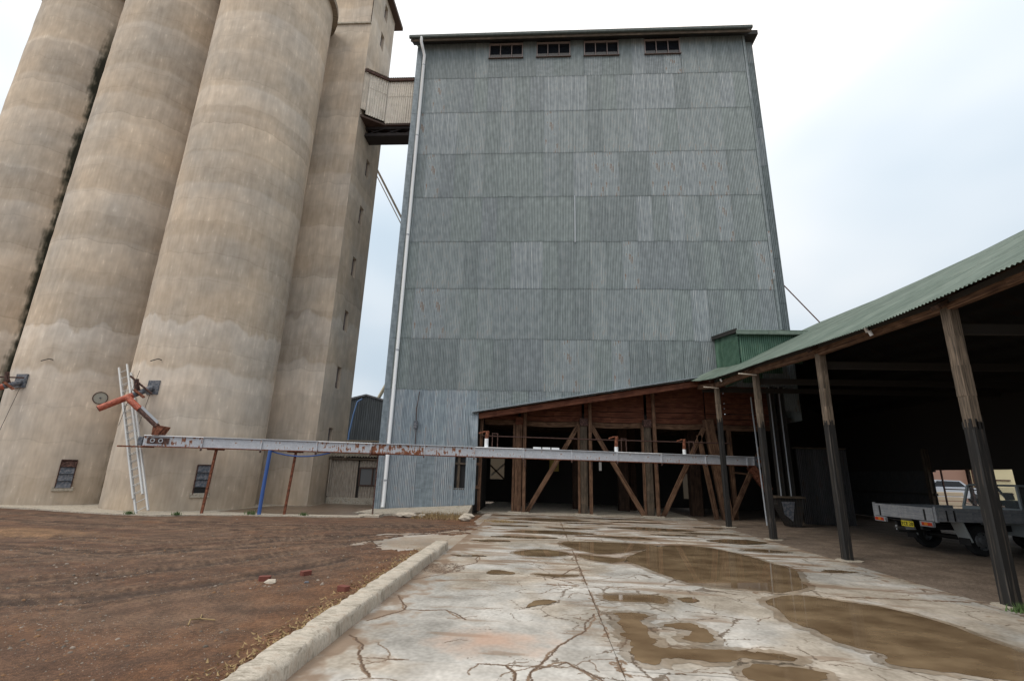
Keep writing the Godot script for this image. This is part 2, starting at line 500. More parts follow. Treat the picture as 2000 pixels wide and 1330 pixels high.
func materials() -> void:
	for i in 9:
		var k: float = [0.0, -9.0, 6.0, -4.0, 12.0, -14.0, 2.0, -6.0, 5.0][i]; var gr: float = [0.0, 3.0, -2.0, 2.0, -1.0, 1.0, 4.0, -2.0, 1.0][i]
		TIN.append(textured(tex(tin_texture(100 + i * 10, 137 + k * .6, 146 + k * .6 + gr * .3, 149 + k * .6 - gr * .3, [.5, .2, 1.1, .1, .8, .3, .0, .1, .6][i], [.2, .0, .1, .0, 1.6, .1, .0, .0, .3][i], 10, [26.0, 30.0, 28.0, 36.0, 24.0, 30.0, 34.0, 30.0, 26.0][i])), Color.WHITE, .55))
	for i in 3:
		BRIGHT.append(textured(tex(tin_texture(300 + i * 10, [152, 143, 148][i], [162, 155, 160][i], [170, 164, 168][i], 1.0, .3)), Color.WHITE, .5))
	for i in 3:
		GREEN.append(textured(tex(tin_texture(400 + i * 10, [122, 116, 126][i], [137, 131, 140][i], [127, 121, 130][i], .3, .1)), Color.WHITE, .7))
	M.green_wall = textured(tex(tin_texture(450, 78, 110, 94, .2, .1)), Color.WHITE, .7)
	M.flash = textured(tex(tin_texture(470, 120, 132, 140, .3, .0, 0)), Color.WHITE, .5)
	M.silver = mat(Color(.42, .45, .49), .5)
	var t1 := tex(timber_texture(31, 150, 138, 124, 1.0)); var t2 := tex(timber_texture(33, 130, 100, 78, 1.0)); var t3 := tex(timber_texture(35, 122, 78, 57, .8))
	M.grey_timber = textured(t1, Color(.30, .27, .24), .9, Vector3(2, .25, 1), t1, .6)
	M.post_grey = textured(t1, Color(.48, .44, .41), .9, Vector3(2, .25, 1), t1, .6)
	M.brown_timber = textured(t2, Color(.62, .58, .55), .9, Vector3(2, .25, 1), t2, .5)
	M.red_timber = textured(t3, Color(.62, .50, .45), .9, Vector3(2, .25, 1), t3, .4)
	M.beam_timber = textured(t2, Color(.20, .17, .15), .9, Vector3(2, .25, 1))
	var tt := timber_texture(39, 128, 116, 104, 1.0)
	var tn := streaks(128, 512, 12, .07, 401, 4)
	for k in 128 * 512:
		var x := k % 128; var y := k / 128
		var q := clampf((tn[k] - 172) * .03, 0, .7)
		tt.set_pixel(x, y, Color(.12, .115, .115).lerp(tt.get_pixel(x, y) * .62, q))
	M.tar = textured(tex(tt), Color.WHITE, .7, Vector3(2, .25, 1), t1, .5)
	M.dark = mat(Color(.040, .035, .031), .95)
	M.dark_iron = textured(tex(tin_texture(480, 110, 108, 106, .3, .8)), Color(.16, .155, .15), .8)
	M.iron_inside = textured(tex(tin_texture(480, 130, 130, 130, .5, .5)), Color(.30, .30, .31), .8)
	M.glass = mat(Color(.012, .014, .018), .08)
	M.pane = mat(Color(.20, .23, .24), .12)
	M.frame_pale = mat(Color(.27, .22, .21), .7)
	M.frame_brown = mat(Color(.075, .045, .035), .8)
	M.white = mat(Color(.84, .86, .88), .4)
	M.off_white = textured(tex(timber_texture(37, 196, 186, 172, .5)), Color.WHITE, .8, Vector3(1, .3, 1))
	M.rust = textured(tex(rust_texture(51, 112, 66, 46)), Color.WHITE, .9, Vector3(2, 2, 1))
	M.rust_dark = textured(tex(rust_texture(52, 78, 56, 50)), Color.WHITE, .9, Vector3(2, 2, 1))
	M.red_pipe = textured(tex(rust_texture(53, 164, 84, 62)), Color.WHITE, .6, Vector3(3, 1.5, 1))
	M.plate = textured(tex(rust_texture(54, 94, 98, 106)), Color.WHITE, .6, Vector3(2, 2, 1))
	M.blue = mat(Color(.045, .11, .34), .5)
	M.alu = mat(Color(.55, .55, .54), .45, .2)
	M.steel = mat(Color(.26, .27, .28), .4, .6)
	M.black = mat(Color(.012, .012, .013), .6)
	M.rubber = mat(Color(.018, .018, .019), .85)
	var paints: Array = []
	for i in 4: paints.append(textured(tex(painted_texture(60 + i * 3, [-.12, -.02, .34, .62][i])), Color.WHITE, .55))
	M.paint0 = paints[0]; M.paint1 = paints[1]; M.paint2 = paints[2]; M.paint3 = paints[3]
	var cp := concrete_pictures()
	M.yard = textured(tex(cp[0]), Color.WHITE, .72, Vector3.ONE, tex(cp[1]), 1.2)
	M.damp_yard = textured(M.yard.albedo_texture, Color(.76, .69, .62), .4)
	var dp := dirt_pictures()
	M.dirt = textured(tex(dp[0]), Color.WHITE, .95, Vector3.ONE, tex(dp[1]), 1.5)
	M.dirt.vertex_color_use_as_albedo = true
	M.far_ground = textured(tex(dp[0]), Color(.62, .54, .46), .95, Vector3(.25, .25, 1))
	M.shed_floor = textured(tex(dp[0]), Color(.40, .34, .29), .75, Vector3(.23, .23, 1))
	M.dusty = textured(tex(dp[0]), Color(.60, .52, .45), .9, Vector3(.3, .3, 1))
	var ct := noise_concrete(71, 176, 168, 154)
	M.concrete = textured(tex(ct), Color.WHITE, .88, Vector3(.5, .5, 1), tex(ct), 1.0)
	M.dark_concrete = textured(tex(ct), Color(.62, .57, .54), .9, Vector3(.5, .5, 1))
	M.kerb = textured(tex(noise_concrete(75, 186, 177, 163)), Color.WHITE, .9, Vector3(.7, .7, 1), tex(noise_concrete(75, 150, 140, 128)), .4)
	var pn := noise(512, 512, .008, 611, 5, FastNoiseLite.TYPE_SIMPLEX_SMOOTH, true); var pd := PackedByteArray(); pd.resize(512 * 512 * 3)
	for k in 512 * 512:
		var v := (pn[k] - 128) * .20
		pd[k * 3] = clampb(122 + v); pd[k * 3 + 1] = clampb(103 + v * .95); pd[k * 3 + 2] = clampb(80 + v * .8)
	M.puddle = textured(tex(picture(512, 512, pd)), Color.WHITE, .03, Vector3(.3, .45, 1))
	M.damp = textured(tex(dp[0]), Color(.42, .33, .26), .35, Vector3(.5, .5, 1))
	M.hatch_grey = mat(Color(.36, .36, .32), .8)
	M.gutter = textured(tex(tin_texture(490, 78, 86, 84, .2, .2, 0)), Color.WHITE, .7)
	M.dark_brown = mat(Color(.022, .017, .017), .85)
	M.moss = mat(Color(.05, .055, .035), .95)
	M.grass = mat(Color(.075, .13, .04), .9)
	M.straw = mat(Color(.30, .21, .10), .9)

func noise_concrete(sd: int, r0: float, g0: float, b0: float) -> Image:
	var w := 512
	var a := noise(w, w, .009, sd, 5, FastNoiseLite.TYPE_SIMPLEX_SMOOTH, true); var b := noise(w, w, .05, sd + 1, 4, FastNoiseLite.TYPE_SIMPLEX_SMOOTH, true); var c := noise(w, w, .25, sd + 2, 2, FastNoiseLite.TYPE_SIMPLEX_SMOOTH, true)
	var d := PackedByteArray(); d.resize(w * w * 3)
	for k in w * w:
		var v := (a[k] - 128) * .30 + (b[k] - 128) * .26 + (c[k] - 128) * .18
		var q := clampf((a[k] - 140 + (b[k] - 128) * .6) * .006, 0, .5)
		d[k * 3] = clampb(lerpf(r0 + v, 112, q)); d[k * 3 + 1] = clampb(lerpf(g0 + v, 94, q)); d[k * 3 + 2] = clampb(lerpf(b0 + v, 76, q))
	return picture(w, w, d)

# ---------------------------------------------------------------- ground
var gn := FastNoiseLite.new()
var RUTS := [[[-26.0, -12.5], [-12.0, -10.9], [-8.3, -10.6], [-5.2, -12.6], [-2.0, -14.6]], [[-26.0, -10.4], [-11.0, -9.4], [-8.0, -9.2], [-5.4, -11.0], [-2.2, -13.5]], [[-16.0, -6.0], [-9.0, -6.1], [-6.5, -7.2], [-5.5, -9.0], [-4.2, -11.4], [-2.4, -14.9]],
	[[-16.0, -4.6], [-8.6, -4.9], [-5.6, -6.2], [-4.3, -8.0], [-3.6, -9.6]], [[-26.0, -14.4], [-13.0, -13.2], [-8.0, -13.0], [-5.0, -14.6], [-1.8, -15.9]], [[-26.0, -9.0], [-12.0, -8.0], [-9.0, -7.9], [-7.2, -9.4], [-5.6, -12.2]], [[-24.0, -15.4], [-12.0, -14.7], [-7.0, -14.4], [-3.4, -15.6]]]

func seg_dist(p: Vector2, line: Array) -> float:
	var best := 1e9
	for i in line.size() - 1:
		var a := Vector2(line[i][0], line[i][1]); var b := Vector2(line[i + 1][0], line[i + 1][1])
		best = minf(best, p.distance_squared_to(Geometry2D.get_closest_point_to_segment(p, a, b)))
	return sqrt(best)

func dirt_edge(z: float) -> float:      # x of the line where the dirt thins out over the concrete
	if z > -12.6: return -2.2
	if z > -14.2: return lerpf(-1.9, -2.2, (z + 14.2) / 1.6) + gn.get_noise_2d(z * 60, 9) * .3
	if z > -16.4: return -1.75 + gn.get_noise_2d(z * 60, 9) * .5
	return lerpf(-2.1, -1.8, clampf((z + 17.6) / 1.2, 0, 1)) + gn.get_noise_2d(z * 60, 9) * .3

func dirt_at(x: float, z: float) -> Array:    # [height, linear colour]
	var p := Vector2(x, z)
	var rut := 0.0; var berm := 0.0; var stripe := 0.0
	for k in RUTS.size():
		var qs := seg_dist(p, RUTS[k])
		if qs < 1.5: stripe += gn.get_noise_2d((qs + gn.get_noise_2d(x * 4, z * 4) * .3) * 150 + k * 300, (x + z) * 2.0) * smoothstep(1.5, .3, qs)
		for o in [-.16, .16]:
			var q := seg_dist(p + Vector2(0, o + gn.get_noise_2d(x * 7 + k * 90, z * 7) * .3), RUTS[k])
			if q < .5:
				rut = maxf(rut, smoothstep(.17, .05, q))
				berm = maxf(berm, smoothstep(.34, .2, q) * smoothstep(.08, .2, q))
	var n := gn.get_noise_2d(x * 10, z * 10); var n2 := gn.get_noise_2d(x * 60 + 500, z * 60); var n3 := gn.get_noise_2d(x * 3 + 90, z * 8)
	var y := .012 + n * .018 + n2 * .008 - rut * .026 + berm * .018
	y += .085 * exp(-maxf(-2.3 - x, 0.0) / .7) * smoothstep(-12.4, -11.0, z)
	if z > -11.9: y -= .25 * smoothstep(-2.26, -2.16, x)
	# it thins out to nothing over the concrete, and over the smooth patch by the kerb's end
	y -= .09 * smoothstep(-.35, .1, x - dirt_edge(z))
	var patch := Vector2((x + 2.6) / 1.15, (z + 12.2) / 1.5).length() + n2 * .25
	y -= .11 * smoothstep(1.15, .8, patch)
	var c := Color(.118, .074, .050)
	c = c.lerp(Color(.165, .125, .095), clampf(.35 + n3 * 1.1, 0, 1) * .75)
	c = c.lerp(Color(.175, .095, .048), clampf(n * 1.5 - .15, 0, 1) * .7)
	c = c.lerp(Color(.150, .080, .038), smoothstep(1.5, .2, -2.3 - x + n2 * .7) * .75)
	c = c.lerp(Color(.050, .036, .028), rut * .85 + smoothstep(.2, .5, gn.get_noise_2d(x * 5 + 40, z * 9)) * .35)
	c = c.lerp(Color(.20, .155, .12), clampf(berm * .5 + stripe * 1.0, 0, .65))
	c = c.lerp(Color(.052, .036, .027), clampf(-stripe * 1.4, 0, .6))
	y += clampf(stripe, -1, 1) * .004
	c = c.lerp(Color(.27, .19, .115), smoothstep(1.1, .5, Vector2((x + 12.4) / 2.2, (z + 11.4) / .9).length() + n2 * .4) * .7)
	c.r *= 2.25; c.g *= 2.02; c.b *= 1.86
	return [y, c]

func ground() -> void:
	gn.noise_type = FastNoiseLite.TYPE_SIMPLEX_SMOOTH; gn.frequency = .05; gn.seed = 9; gn.fractal_octaves = 4
	# far ground, one sheet to the horizon
	var s := begin()
	quad(s, Vector3(-1500, -.12, 1500), Vector3(1500, -.12, 1500), Vector3(1500, -.12, -1500), Vector3(-1500, -.12, -1500), Vector2(-1500, 1500), Vector2(1500, 1500), Vector2(1500, -1500), Vector2(-1500, -1500))
	tag(obj("ground", s, M.far_ground), "brown bare ground reaching to the horizon round the yard", "ground", "", "structure")
	# the dirt yard: a fine height field
	var x0 := -34.0; var x1 := -1.1; var z0 := -20.0; var z1 := 3.0
	var nx := 300; var nz := 250
	var vs := PackedVector3Array(); var ns := PackedVector3Array(); var us := PackedVector2Array(); var cs := PackedColorArray(); var ix := PackedInt32Array()
	var hs := PackedFloat32Array()
	var gx := PackedFloat32Array(); var gz := PackedFloat32Array()
	for i in nx + 1: gx.append(x1 + (x0 - x1) * pow(float(i) / nx, 1.7))
	for j in nz + 1: gz.append(lerpf(z0, z1, pow(float(j) / nz, .9)))
	for j in nz + 1:
		for i in nx + 1:
			var r := dirt_at(gx[i], gz[j])
			hs.append(r[0]); cs.append(r[1])
			vs.append(Vector3(gx[i], r[0], gz[j])); us.append(Vector2(gx[i], gz[j]) / 3.4)
	for j in nz + 1:
		for i in nx + 1:
			var ia := maxi(i - 1, 0); var ib := mini(i + 1, nx); var ja := maxi(j - 1, 0); var jb := mini(j + 1, nz)
			var dx := (hs[j * (nx + 1) + ib] - hs[j * (nx + 1) + ia]) / (gx[ib] - gx[ia])
			var dz := (hs[jb * (nx + 1) + i] - hs[ja * (nx + 1) + i]) / (gz[jb] - gz[ja])
			ns.append(Vector3(-dx, 1, -dz).normalized())
			if i < nx and j < nz:
				var a := j * (nx + 1) + i; var b := a + 1; var c := a + nx + 1
				ix.append_array([a, c, b, b, c, c + 1])
	var arr: Array = []; arr.resize(Mesh.ARRAY_MAX)
	arr[Mesh.ARRAY_VERTEX] = vs; arr[Mesh.ARRAY_NORMAL] = ns; arr[Mesh.ARRAY_TEX_UV] = us; arr[Mesh.ARRAY_COLOR] = cs; arr[Mesh.ARRAY_INDEX] = ix
	var am := ArrayMesh.new(); am.add_surface_from_arrays(Mesh.PRIMITIVE_TRIANGLES, arr); am.surface_set_material(0, M.dirt)
	var mi := MeshInstance3D.new(); mi.name = "dirt_yard"; mi.mesh = am
	add_child(mi); tag(mi, "rutted brown dirt yard with tyre tracks in front of the silos", "ground", "", "structure")
	# the concrete yard, cast in bays with open joints
	var yard := Node3D.new(); yard.name = "concrete_yard"; add_child(yard)
	tag(yard, "cracked pale concrete yard with damp patches in front of the iron tower", "pavement", "", "structure")
	var xs := [-4.3, -2.32, .735, 3.72, 6.55]
	var zs := [2.5, -1.6, -4.9, -8.25, -11.9, -15.0, -18.3, -21.6]
	var uvc := func(x: float, z: float) -> Vector2: return Vector2((x - CX0) / (CX1 - CX0), clampf((z - CZ0) / (CZ1 - CZ0), 0, 2))
	for a in xs.size() - 1:
		for b in zs.size() - 1:
			if a == 0 and (b < 3 or b > 4): continue
			s = begin()
			var g := .0035
			var px0: float = xs[a] + g; var px1: float = xs[a + 1] - g; var pz0: float = zs[b] - g; var pz1: float = zs[b + 1] + g
			if a == 0: px1 = xs[1] - g
			if a == 0 and b == 3: pz0 = -10.7
			var t := rng.randf_range(-.004, .0)
			var top := [Vector3(px0, t, pz0), Vector3(px1, t, pz0), Vector3(px1, t, pz1), Vector3(px0, t, pz1)]
			quad(s, top[0], top[1], top[2], top[3], uvc.call(px0, pz0), uvc.call(px1, pz0), uvc.call(px1, pz1), uvc.call(px0, pz1))
			for k in 4:
				var p: Vector3 = top[k]; var q: Vector3 = top[(k + 1) % 4]
				quad(s, p + Vector3.DOWN * .09, q + Vector3.DOWN * .09, q, p, uvc.call(p.x, p.z), uvc.call(q.x, q.z), uvc.call(q.x, q.z), uvc.call(p.x, p.z))
			obj("slab", s, M.yard, yard)
	# silt lying in the joints
	s = begin()
	quad(s, Vector3(-4.3, -.022, 2.5), Vector3(6.55, -.022, 2.5), Vector3(6.55, -.022, -21.6), Vector3(-4.3, -.022, -21.6))
	obj("joint_bed", s, M.damp, yard)
	# floor under the shed roof and under the tower
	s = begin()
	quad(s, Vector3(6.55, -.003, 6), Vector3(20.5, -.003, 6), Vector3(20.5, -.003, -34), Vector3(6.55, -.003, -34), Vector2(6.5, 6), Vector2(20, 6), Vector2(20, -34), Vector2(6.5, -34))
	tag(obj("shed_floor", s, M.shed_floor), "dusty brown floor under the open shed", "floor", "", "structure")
	s = begin()
	box(s, Vector3(1.9, -.03, -26.8), Vector3(9.2, .12, 10.4))
	tag(obj("tower_floor", s, M.concrete), "dusty concrete floor under the iron clad tower", "floor", "", "structure")
	# apron round the silos
	s = begin()
	var flat := Transform3D(Basis(Vector3(1, 0, 0), Vector3(0, 0, -1), Vector3(0, 1, 0)), Vector3.ZERO)
	slabxy(s, flat, [Vector2(-34, 17.6), Vector2(-21, 16.9), Vector2(-17.4, 16.5), Vector2(-15.3, 15.95), Vector2(-13.6, 15.7), Vector2(-12.4, 15.75), Vector2(-11.3, 16.4), Vector2(-9.8, 16.85), Vector2(-8.7, 17.1), Vector2(-7.2, 17.3), Vector2(-6.3, 17.5), Vector2(-6.0, 20.9), Vector2(-6.9, 21.2), Vector2(-6.9, 27), Vector2(-34, 27)], -.11, .055)
	tag(obj("silo_apron", s, M.concrete), "pale concrete apron round the feet of the silos", "pavement", "", "structure")
	s = begin()
	slabxy(s, flat, [Vector2(-11.6, 17.6), Vector2(-9.4, 17.5), Vector2(-7.6, 17.75), Vector2(-6.4, 18.0), Vector2(-6.2, 19.6), Vector2(-7.0, 20.8), Vector2(-7.1, 23.3), Vector2(-10.1, 23.3), Vector2(-10.0, 21.5), Vector2(-11.2, 20.9), Vector2(-11.5, 19.4)], .05, .060)
	tag(obj("dirt_film", s, M.damp), "brown silt dried on the apron between the two towers", "dirt", "", "structure")
	# footing of the clad wall: a ramp of old concrete, broken off towards the yard
	s = begin()
	var fx := func(i: int) -> float: return lerpf(-7.0, -2.84, i / 52.0)
	var top := func(x: float, f: float) -> Vector3:
		var zf := lerpf(-18.75, -19.7, smoothstep(-5.4, -4.2, x)) + gn.get_noise_2d(x * 50, 77) * .35
		var hw := .07 + maxf(0, x + 6.8) * .072
		return Vector3(x, lerpf(hw, .085 + gn.get_noise_2d(x * 80, f * 20) * .02, f), lerpf(-21.1, zf, f))
	for i in 52:
		for k in 6:
			quad(s, top.call(fx.call(i), (k + 1) / 6.0), top.call(fx.call(i + 1), (k + 1) / 6.0), top.call(fx.call(i + 1), k / 6.0), top.call(fx.call(i), k / 6.0), Vector2(fx.call(i), k * .3 + .3), Vector2(fx.call(i + 1), k * .3 + .3), Vector2(fx.call(i + 1), k * .3), Vector2(fx.call(i), k * .3))
		var p: Vector3 = top.call(fx.call(i), 1.0); var q: Vector3 = top.call(fx.call(i + 1), 1.0)
		quad(s, p + Vector3(0, -.2, .03), q + Vector3(0, -.2, .03), q, p, Vector2(p.x, .2), Vector2(q.x, .2), Vector2(q.x, 0), Vector2(p.x, 0))
	for k in 6:
		var p: Vector3 = top.call(fx.call(52), k / 6.0); var q: Vector3 = top.call(fx.call(52), (k + 1) / 6.0)
		quad(s, q + Vector3.DOWN * .5, p + Vector3.DOWN * .5, p, q)
	tag(obj("wall_footing", s, M.concrete), "broken concrete footing along the base of the clad wall", "footing", "", "structure")

# ---------------------------------------------------------------- silos
func on_silo(c: Vector2, r: float, deg: float, y: float) -> Vector3:
	return Vector3(c.x + r * sin(deg_to_rad(deg)), y, c.y + r * cos(deg_to_rad(deg)))

func silos() -> void:
	var cs := [Vector2(-14.27, -19.42), Vector2(-19.94, -19.94), Vector2(-25.25, -20.41)]
	var labels := ["tall concrete silo nearest the lift tower, white ladder leaning on its foot", "tall concrete silo in the middle with a round hatch low on its side", "tall concrete silo at the left edge with dark lichen down its side"]
	var moss := [[], [[68.0, 80.0, -1.0, 4.2, .5]], [[52.0, 75.0, 2.0, 24.6, .97]]]
	for i in 3:
		var c: Vector2 = cs[i]
		var t := thing("concrete_silo", labels[i], "silo", Vector3(c.x, 0, c.y), "concrete grain silos in a row")
		var st := tex(silo_texture(500 + i * 23, moss[i]))
		var m := textured(st, Color.WHITE, .9)
		var s := begin(false)
		var n := 96
		var ys: Array = [0.0]
		while ys[-1] < 26.0: ys.append(minf(26.0, ys[-1] + rng.randf_range(.45, .7)))
		var rr: Array = []
		for k in ys.size(): rr.append(2.6 + rng.randf_range(-.009, .009))
		for j in ys.size() - 1:
			for k in n:
				var a := 360.0 * k / n - 180.0; var b := 360.0 * (k + 1) / n - 180.0
				var ua := float(k) / n; var ub := (k + 1.0) / n
				quad(s, on_silo(c, rr[j], a, ys[j]), on_silo(c, rr[j], b, ys[j]), on_silo(c, rr[j + 1], b, ys[j + 1]), on_silo(c, rr[j + 1], a, ys[j + 1]), Vector2(ua, 1 - ys[j] / 26.5), Vector2(ub, 1 - ys[j] / 26.5), Vector2(ub, 1 - ys[j + 1] / 26.5), Vector2(ua, 1 - ys[j + 1] / 26.5))
		obj("wall", s, m, t)
		s = begin()
		lathe(s, Transform3D(Basis.IDENTITY, Vector3(c.x, 26.0, c.y)), [Vector2(2.55, 0), Vector2(2.86, 0), Vector2(2.86, .28), Vector2(0.01, .45)], 64)
		obj("roof_slab", s, M.dark_concrete, t)
		if i < 2: silo_vent(t, c, [46.5, 43.8][i], [1.13, 1.18][i], i)
		if i == 1:
			# round hatch
			var p := on_silo(c, 2.6, 53, 4.15)
			var nrm := Vector3(sin(deg_to_rad(53)), 0, cos(deg_to_rad(53)))
			var xf := Transform3D(Basis(nrm.cross(Vector3.UP).normalized(), nrm, Vector3.UP), p)
			s = begin()
			lathe(s, xf, [Vector2(.25, -.04), Vector2(.25, .035), Vector2(.225, .035), Vector2(.225, .01)], 28)
			var h := obj("hatch", s, M.rust_dark, t)
			s = begin()
			lathe(s, xf, [Vector2(.225, .012), Vector2(.035, .022)], 28)
			obj("cover", s, M.hatch_grey, h)
			s = begin()
			lathe(s, xf, [Vector2(.03, .015), Vector2(.03, .05), Vector2(.001, .05)], 12)
			obj("knob", s, M.plate, h)
		if i < 2:
			# small hooked pipe stubs
			var q := on_silo(c, 2.6, [-1.0, 14.0][i], [5.42, 5.5][i])
			s = begin()
			tube(s, [q, q + Vector3(0, .0, .16), q + Vector3(-.16, -.12, .3)], .018, 6)
			obj("hook", s, M.black, t)

func silo_vent(t: Node3D, c: Vector2, deg: float, y: float, which: int) -> void:
	var nrm := Vector3(sin(deg_to_rad(deg)), 0, cos(deg_to_rad(deg)))
	var p := on_silo(c, 2.6, deg, y)
	var side := Vector3.UP.cross(nrm).normalized()
	var xf := Transform3D(Basis(side, Vector3.UP, nrm), p)
	var w := .46; var h := 1.04
	var win := begin()
	for e in [[Vector3(-w / 2, -h / 2, .02), Vector3(-w / 2, h / 2, .02)], [Vector3(w / 2, -h / 2, .02), Vector3(w / 2, h / 2, .02)], [Vector3(-w / 2, h / 2, .02), Vector3(w / 2, h / 2, .02)]]:
		bar(win, xf * e[0], xf * e[1], .09, .03, 0, nrm)
	var o := obj("vent_frame", win, M.rust_dark, t)
	var s := begin()
	slabxy(s, xf, [Vector2(-w / 2, -h / 2), Vector2(w / 2, -h / 2), Vector2(w / 2, h / 2), Vector2(-w / 2, h / 2)], -.06, -.012 + .03)
	obj("dark_opening", s, M.black, o)
	s = begin()
	bar(s, xf * Vector3(-w / 2 - .08, -h / 2 - .03, .03), xf * Vector3(w / 2 + .08, -h / 2 - .03, .03), .07, .16, .01, nrm)
	obj("sill", s, M.concrete, o)
	for k in 4:
		if which == 0 and k < 1: continue
		var yy := -h / 2 + .13 + k * .257
		s = begin()
		bar(s, xf * Vector3(-w / 2 + .02, yy, .045), xf * Vector3(w / 2 - .02, yy, .045), .012, .25, 0, (nrm * .97 + Vector3.UP * .24).normalized())
		obj("slat", s, M.rust_dark if k == 3 and which == 1 else M.plate, o)

# ---------------------------------------------------------------- lift tower beside the silos
func headhouse() -> void:
	var t := thing("lift_tower", "square concrete lift tower with small windows, between silo and iron tower", "tower", Vector3(-12.1, 0, -23.4))
	var m := textured(tex(silo_texture(640, [])), Color.WHITE, .9)
	var m2 := textured(tex(silo_texture(655, [])), Color.WHITE, .9)
	var wins := [[23.6, 18.4, 1], [23.5, 15.3, 1], [23.4, 12.15, 1], [23.25, 9.05, 1], [23.2, 6.05, 1], [23.1, 3.0, 0], [23.45, 27.5, 1], [23.55, 29.85, 1]]
	var x := -10.2; var zf := -21.62; var zb := -25.15
	var face := func(a: Vector3, b: Vector3, y0: float, y1: float, mm: Material, u0: float, called: String) -> void:
		var s := begin()
		var l := a.distance_to(b) / 16.3
		quad(s, Vector3(a.x, y0, a.z), Vector3(b.x, y0, b.z), Vector3(b.x, y1, b.z), Vector3(a.x, y1, a.z), Vector2(u0, 1 - y0 / 33), Vector2(u0 + l, 1 - y0 / 33), Vector2(u0 + l, 1 - y1 / 33), Vector2(u0, 1 - y1 / 33))
		obj(called, s, mm, t)
	face.call(Vector3(-14.6, 0, zf), Vector3(x, 0, zf), 0, 26.85, m, .1, "front_wall")
	face.call(Vector3(-14.6, 0, zf - .12), Vector3(x - .1, 0, zf - .12), 26.85, 30.9, m, .5, "upper_front_wall")
	face.call(Vector3(x, 0, zb), Vector3(-14.6, 0, zb), 0, 30.9, m, .3, "rear_wall")
	face.call(Vector3(-14.6, 0, zb), Vector3(-14.6, 0, zf), 0, 30.9, m, .6, "side_wall")
	# wall with the windows, built round its openings
	var s := begin()
	var cuts: Array = []
	for w in wins: cuts.append([w[1] - .55, w[1] + .55, w[0] - .26, w[0] + .26, w[2]])
	cuts.sort_custom(func(a, b): return a[0] < b[0])
	var qd := func(z0: float, z1: float, y0: float, y1: float) -> void:
		if y1 - y0 > .001: quad(s, Vector3(x, y0, z0), Vector3(x, y0, z1), Vector3(x, y1, z1), Vector3(x, y1, z0), Vector2(-z0 / 16.3, 1 - y0 / 33), Vector2(-z1 / 16.3, 1 - y0 / 33), Vector2(-z1 / 16.3, 1 - y1 / 33), Vector2(-z0 / 16.3, 1 - y1 / 33))
	var y := 0.0
	for c in cuts:
		qd.call(zf, zb, y, c[0])
		qd.call(zf, -c[2], c[0], c[1]); qd.call(-c[3], zb, c[0], c[1])
		y = c[1]
	qd.call(zf, zb, y, 30.9)
	for c in cuts:      # reveals
		var a := Vector3(x, c[0], -c[2]); var b := Vector3(x, c[0], -c[3]); var d := Vector3(-.28, 0, 0); var u := Vector3(0, c[1] - c[0], 0)
		quad(s, a, b, b + d, a + d); quad(s, a + u + d, b + u + d, b + u, a + u); quad(s, a + d, a + d + u, a + u, a); quad(s, b, b + u, b + u + d, b + d)
	obj("window_wall", s, m2, t)
	for c in cuts:
		var zc: float = -(c[2] + c[3]) / 2; var yc: float = (c[0] + c[1]) / 2
		s = begin()
		box(s, Vector3(x - .17, yc, zc - .235), Vector3(.05, 1.09, .05)); box(s, Vector3(x - .17, yc, zc + .235), Vector3(.05, 1.09, .05))
		box(s, Vector3(x - .171, yc + .52, zc), Vector3(.05, .05, .44)); box(s, Vector3(x - .171, yc - .52, zc), Vector3(.05, .05, .44))
		box(s, Vector3(x - .169, yc, zc), Vector3(.03, 1.0, .03)); box(s, Vector3(x - .172, yc - .17, zc), Vector3(.03, .03, .44)); box(s, Vector3(x - .172, yc + .18, zc), Vector3(.03, .03, .44))
		var w := obj("window", s, M.frame_pale, t)
		for kk in 6:
			s = begin()
			box(s, Vector3(x - .19, yc + (floorf(kk / 2.0) - 1) * .345, zc + (.115 if kk % 2 else -.115)), Vector3(.01, .31, .2))
			obj("pane", s, M.glass if (kk + int(yc)) % 3 == 0 else M.pane, w)
	# roof with a wide overhang
	s = begin()
	box(s, Vector3(-12.3, 31.02, -23.45), Vector3(4.95, .24, 4.6))
	obj("roof", s, M.frame_brown, t)
	s = begin()
	box(s, Vector3(-12.4, 26.86, zf + .02), Vector3(4.42, .1, .14))
	obj("ledge", s, M.concrete, t)

# ---------------------------------------------------------------- iron tower
func tin_mat(row: int) -> StandardMaterial3D:
	return TIN[rng.randi() % 9]

func clad(t: Node3D, x0: float, x1: float, y0: Callable, y1: float, z: float, mats: Array, w := .762, called := "corrugated_sheet") -> void:
	var n := maxi(1, int(round((x1 - x0) / w)))
	var e := (x1 - x0) / n
	var pick := rng.randi()
	for i in n:
		var a := x0 + e * i; var b := a + e
		var pr := rng.randf_range(.0, .003)
		var f := .011
		var ya: float = y0.call(a); var yb: float = y0.call(b)
		if ya > y1 - .02 and yb > y1 - .02: continue
		ya = minf(ya, y1 - .01); yb = minf(yb, y1 - .01)
		var tilt := rng.randf_range(-.016, .012)
		if i % 3 == 0: pick = rng.randi()
		var m: Material = mats[(pick if rng.randf() < .55 else rng.randi()) % mats.size()]
		obj(called, sheet(Vector3(a, ya + tilt, z + pr + f), Vector3(b, yb + tilt, z + pr + f), Vector3(b, y1 + .03, z + pr), Vector3(a, y1 + .03, z + pr), e / .0762), m, t)

func lean_line(x: float) -> float:
	return 4.2 + .168 * (x + 2.72)

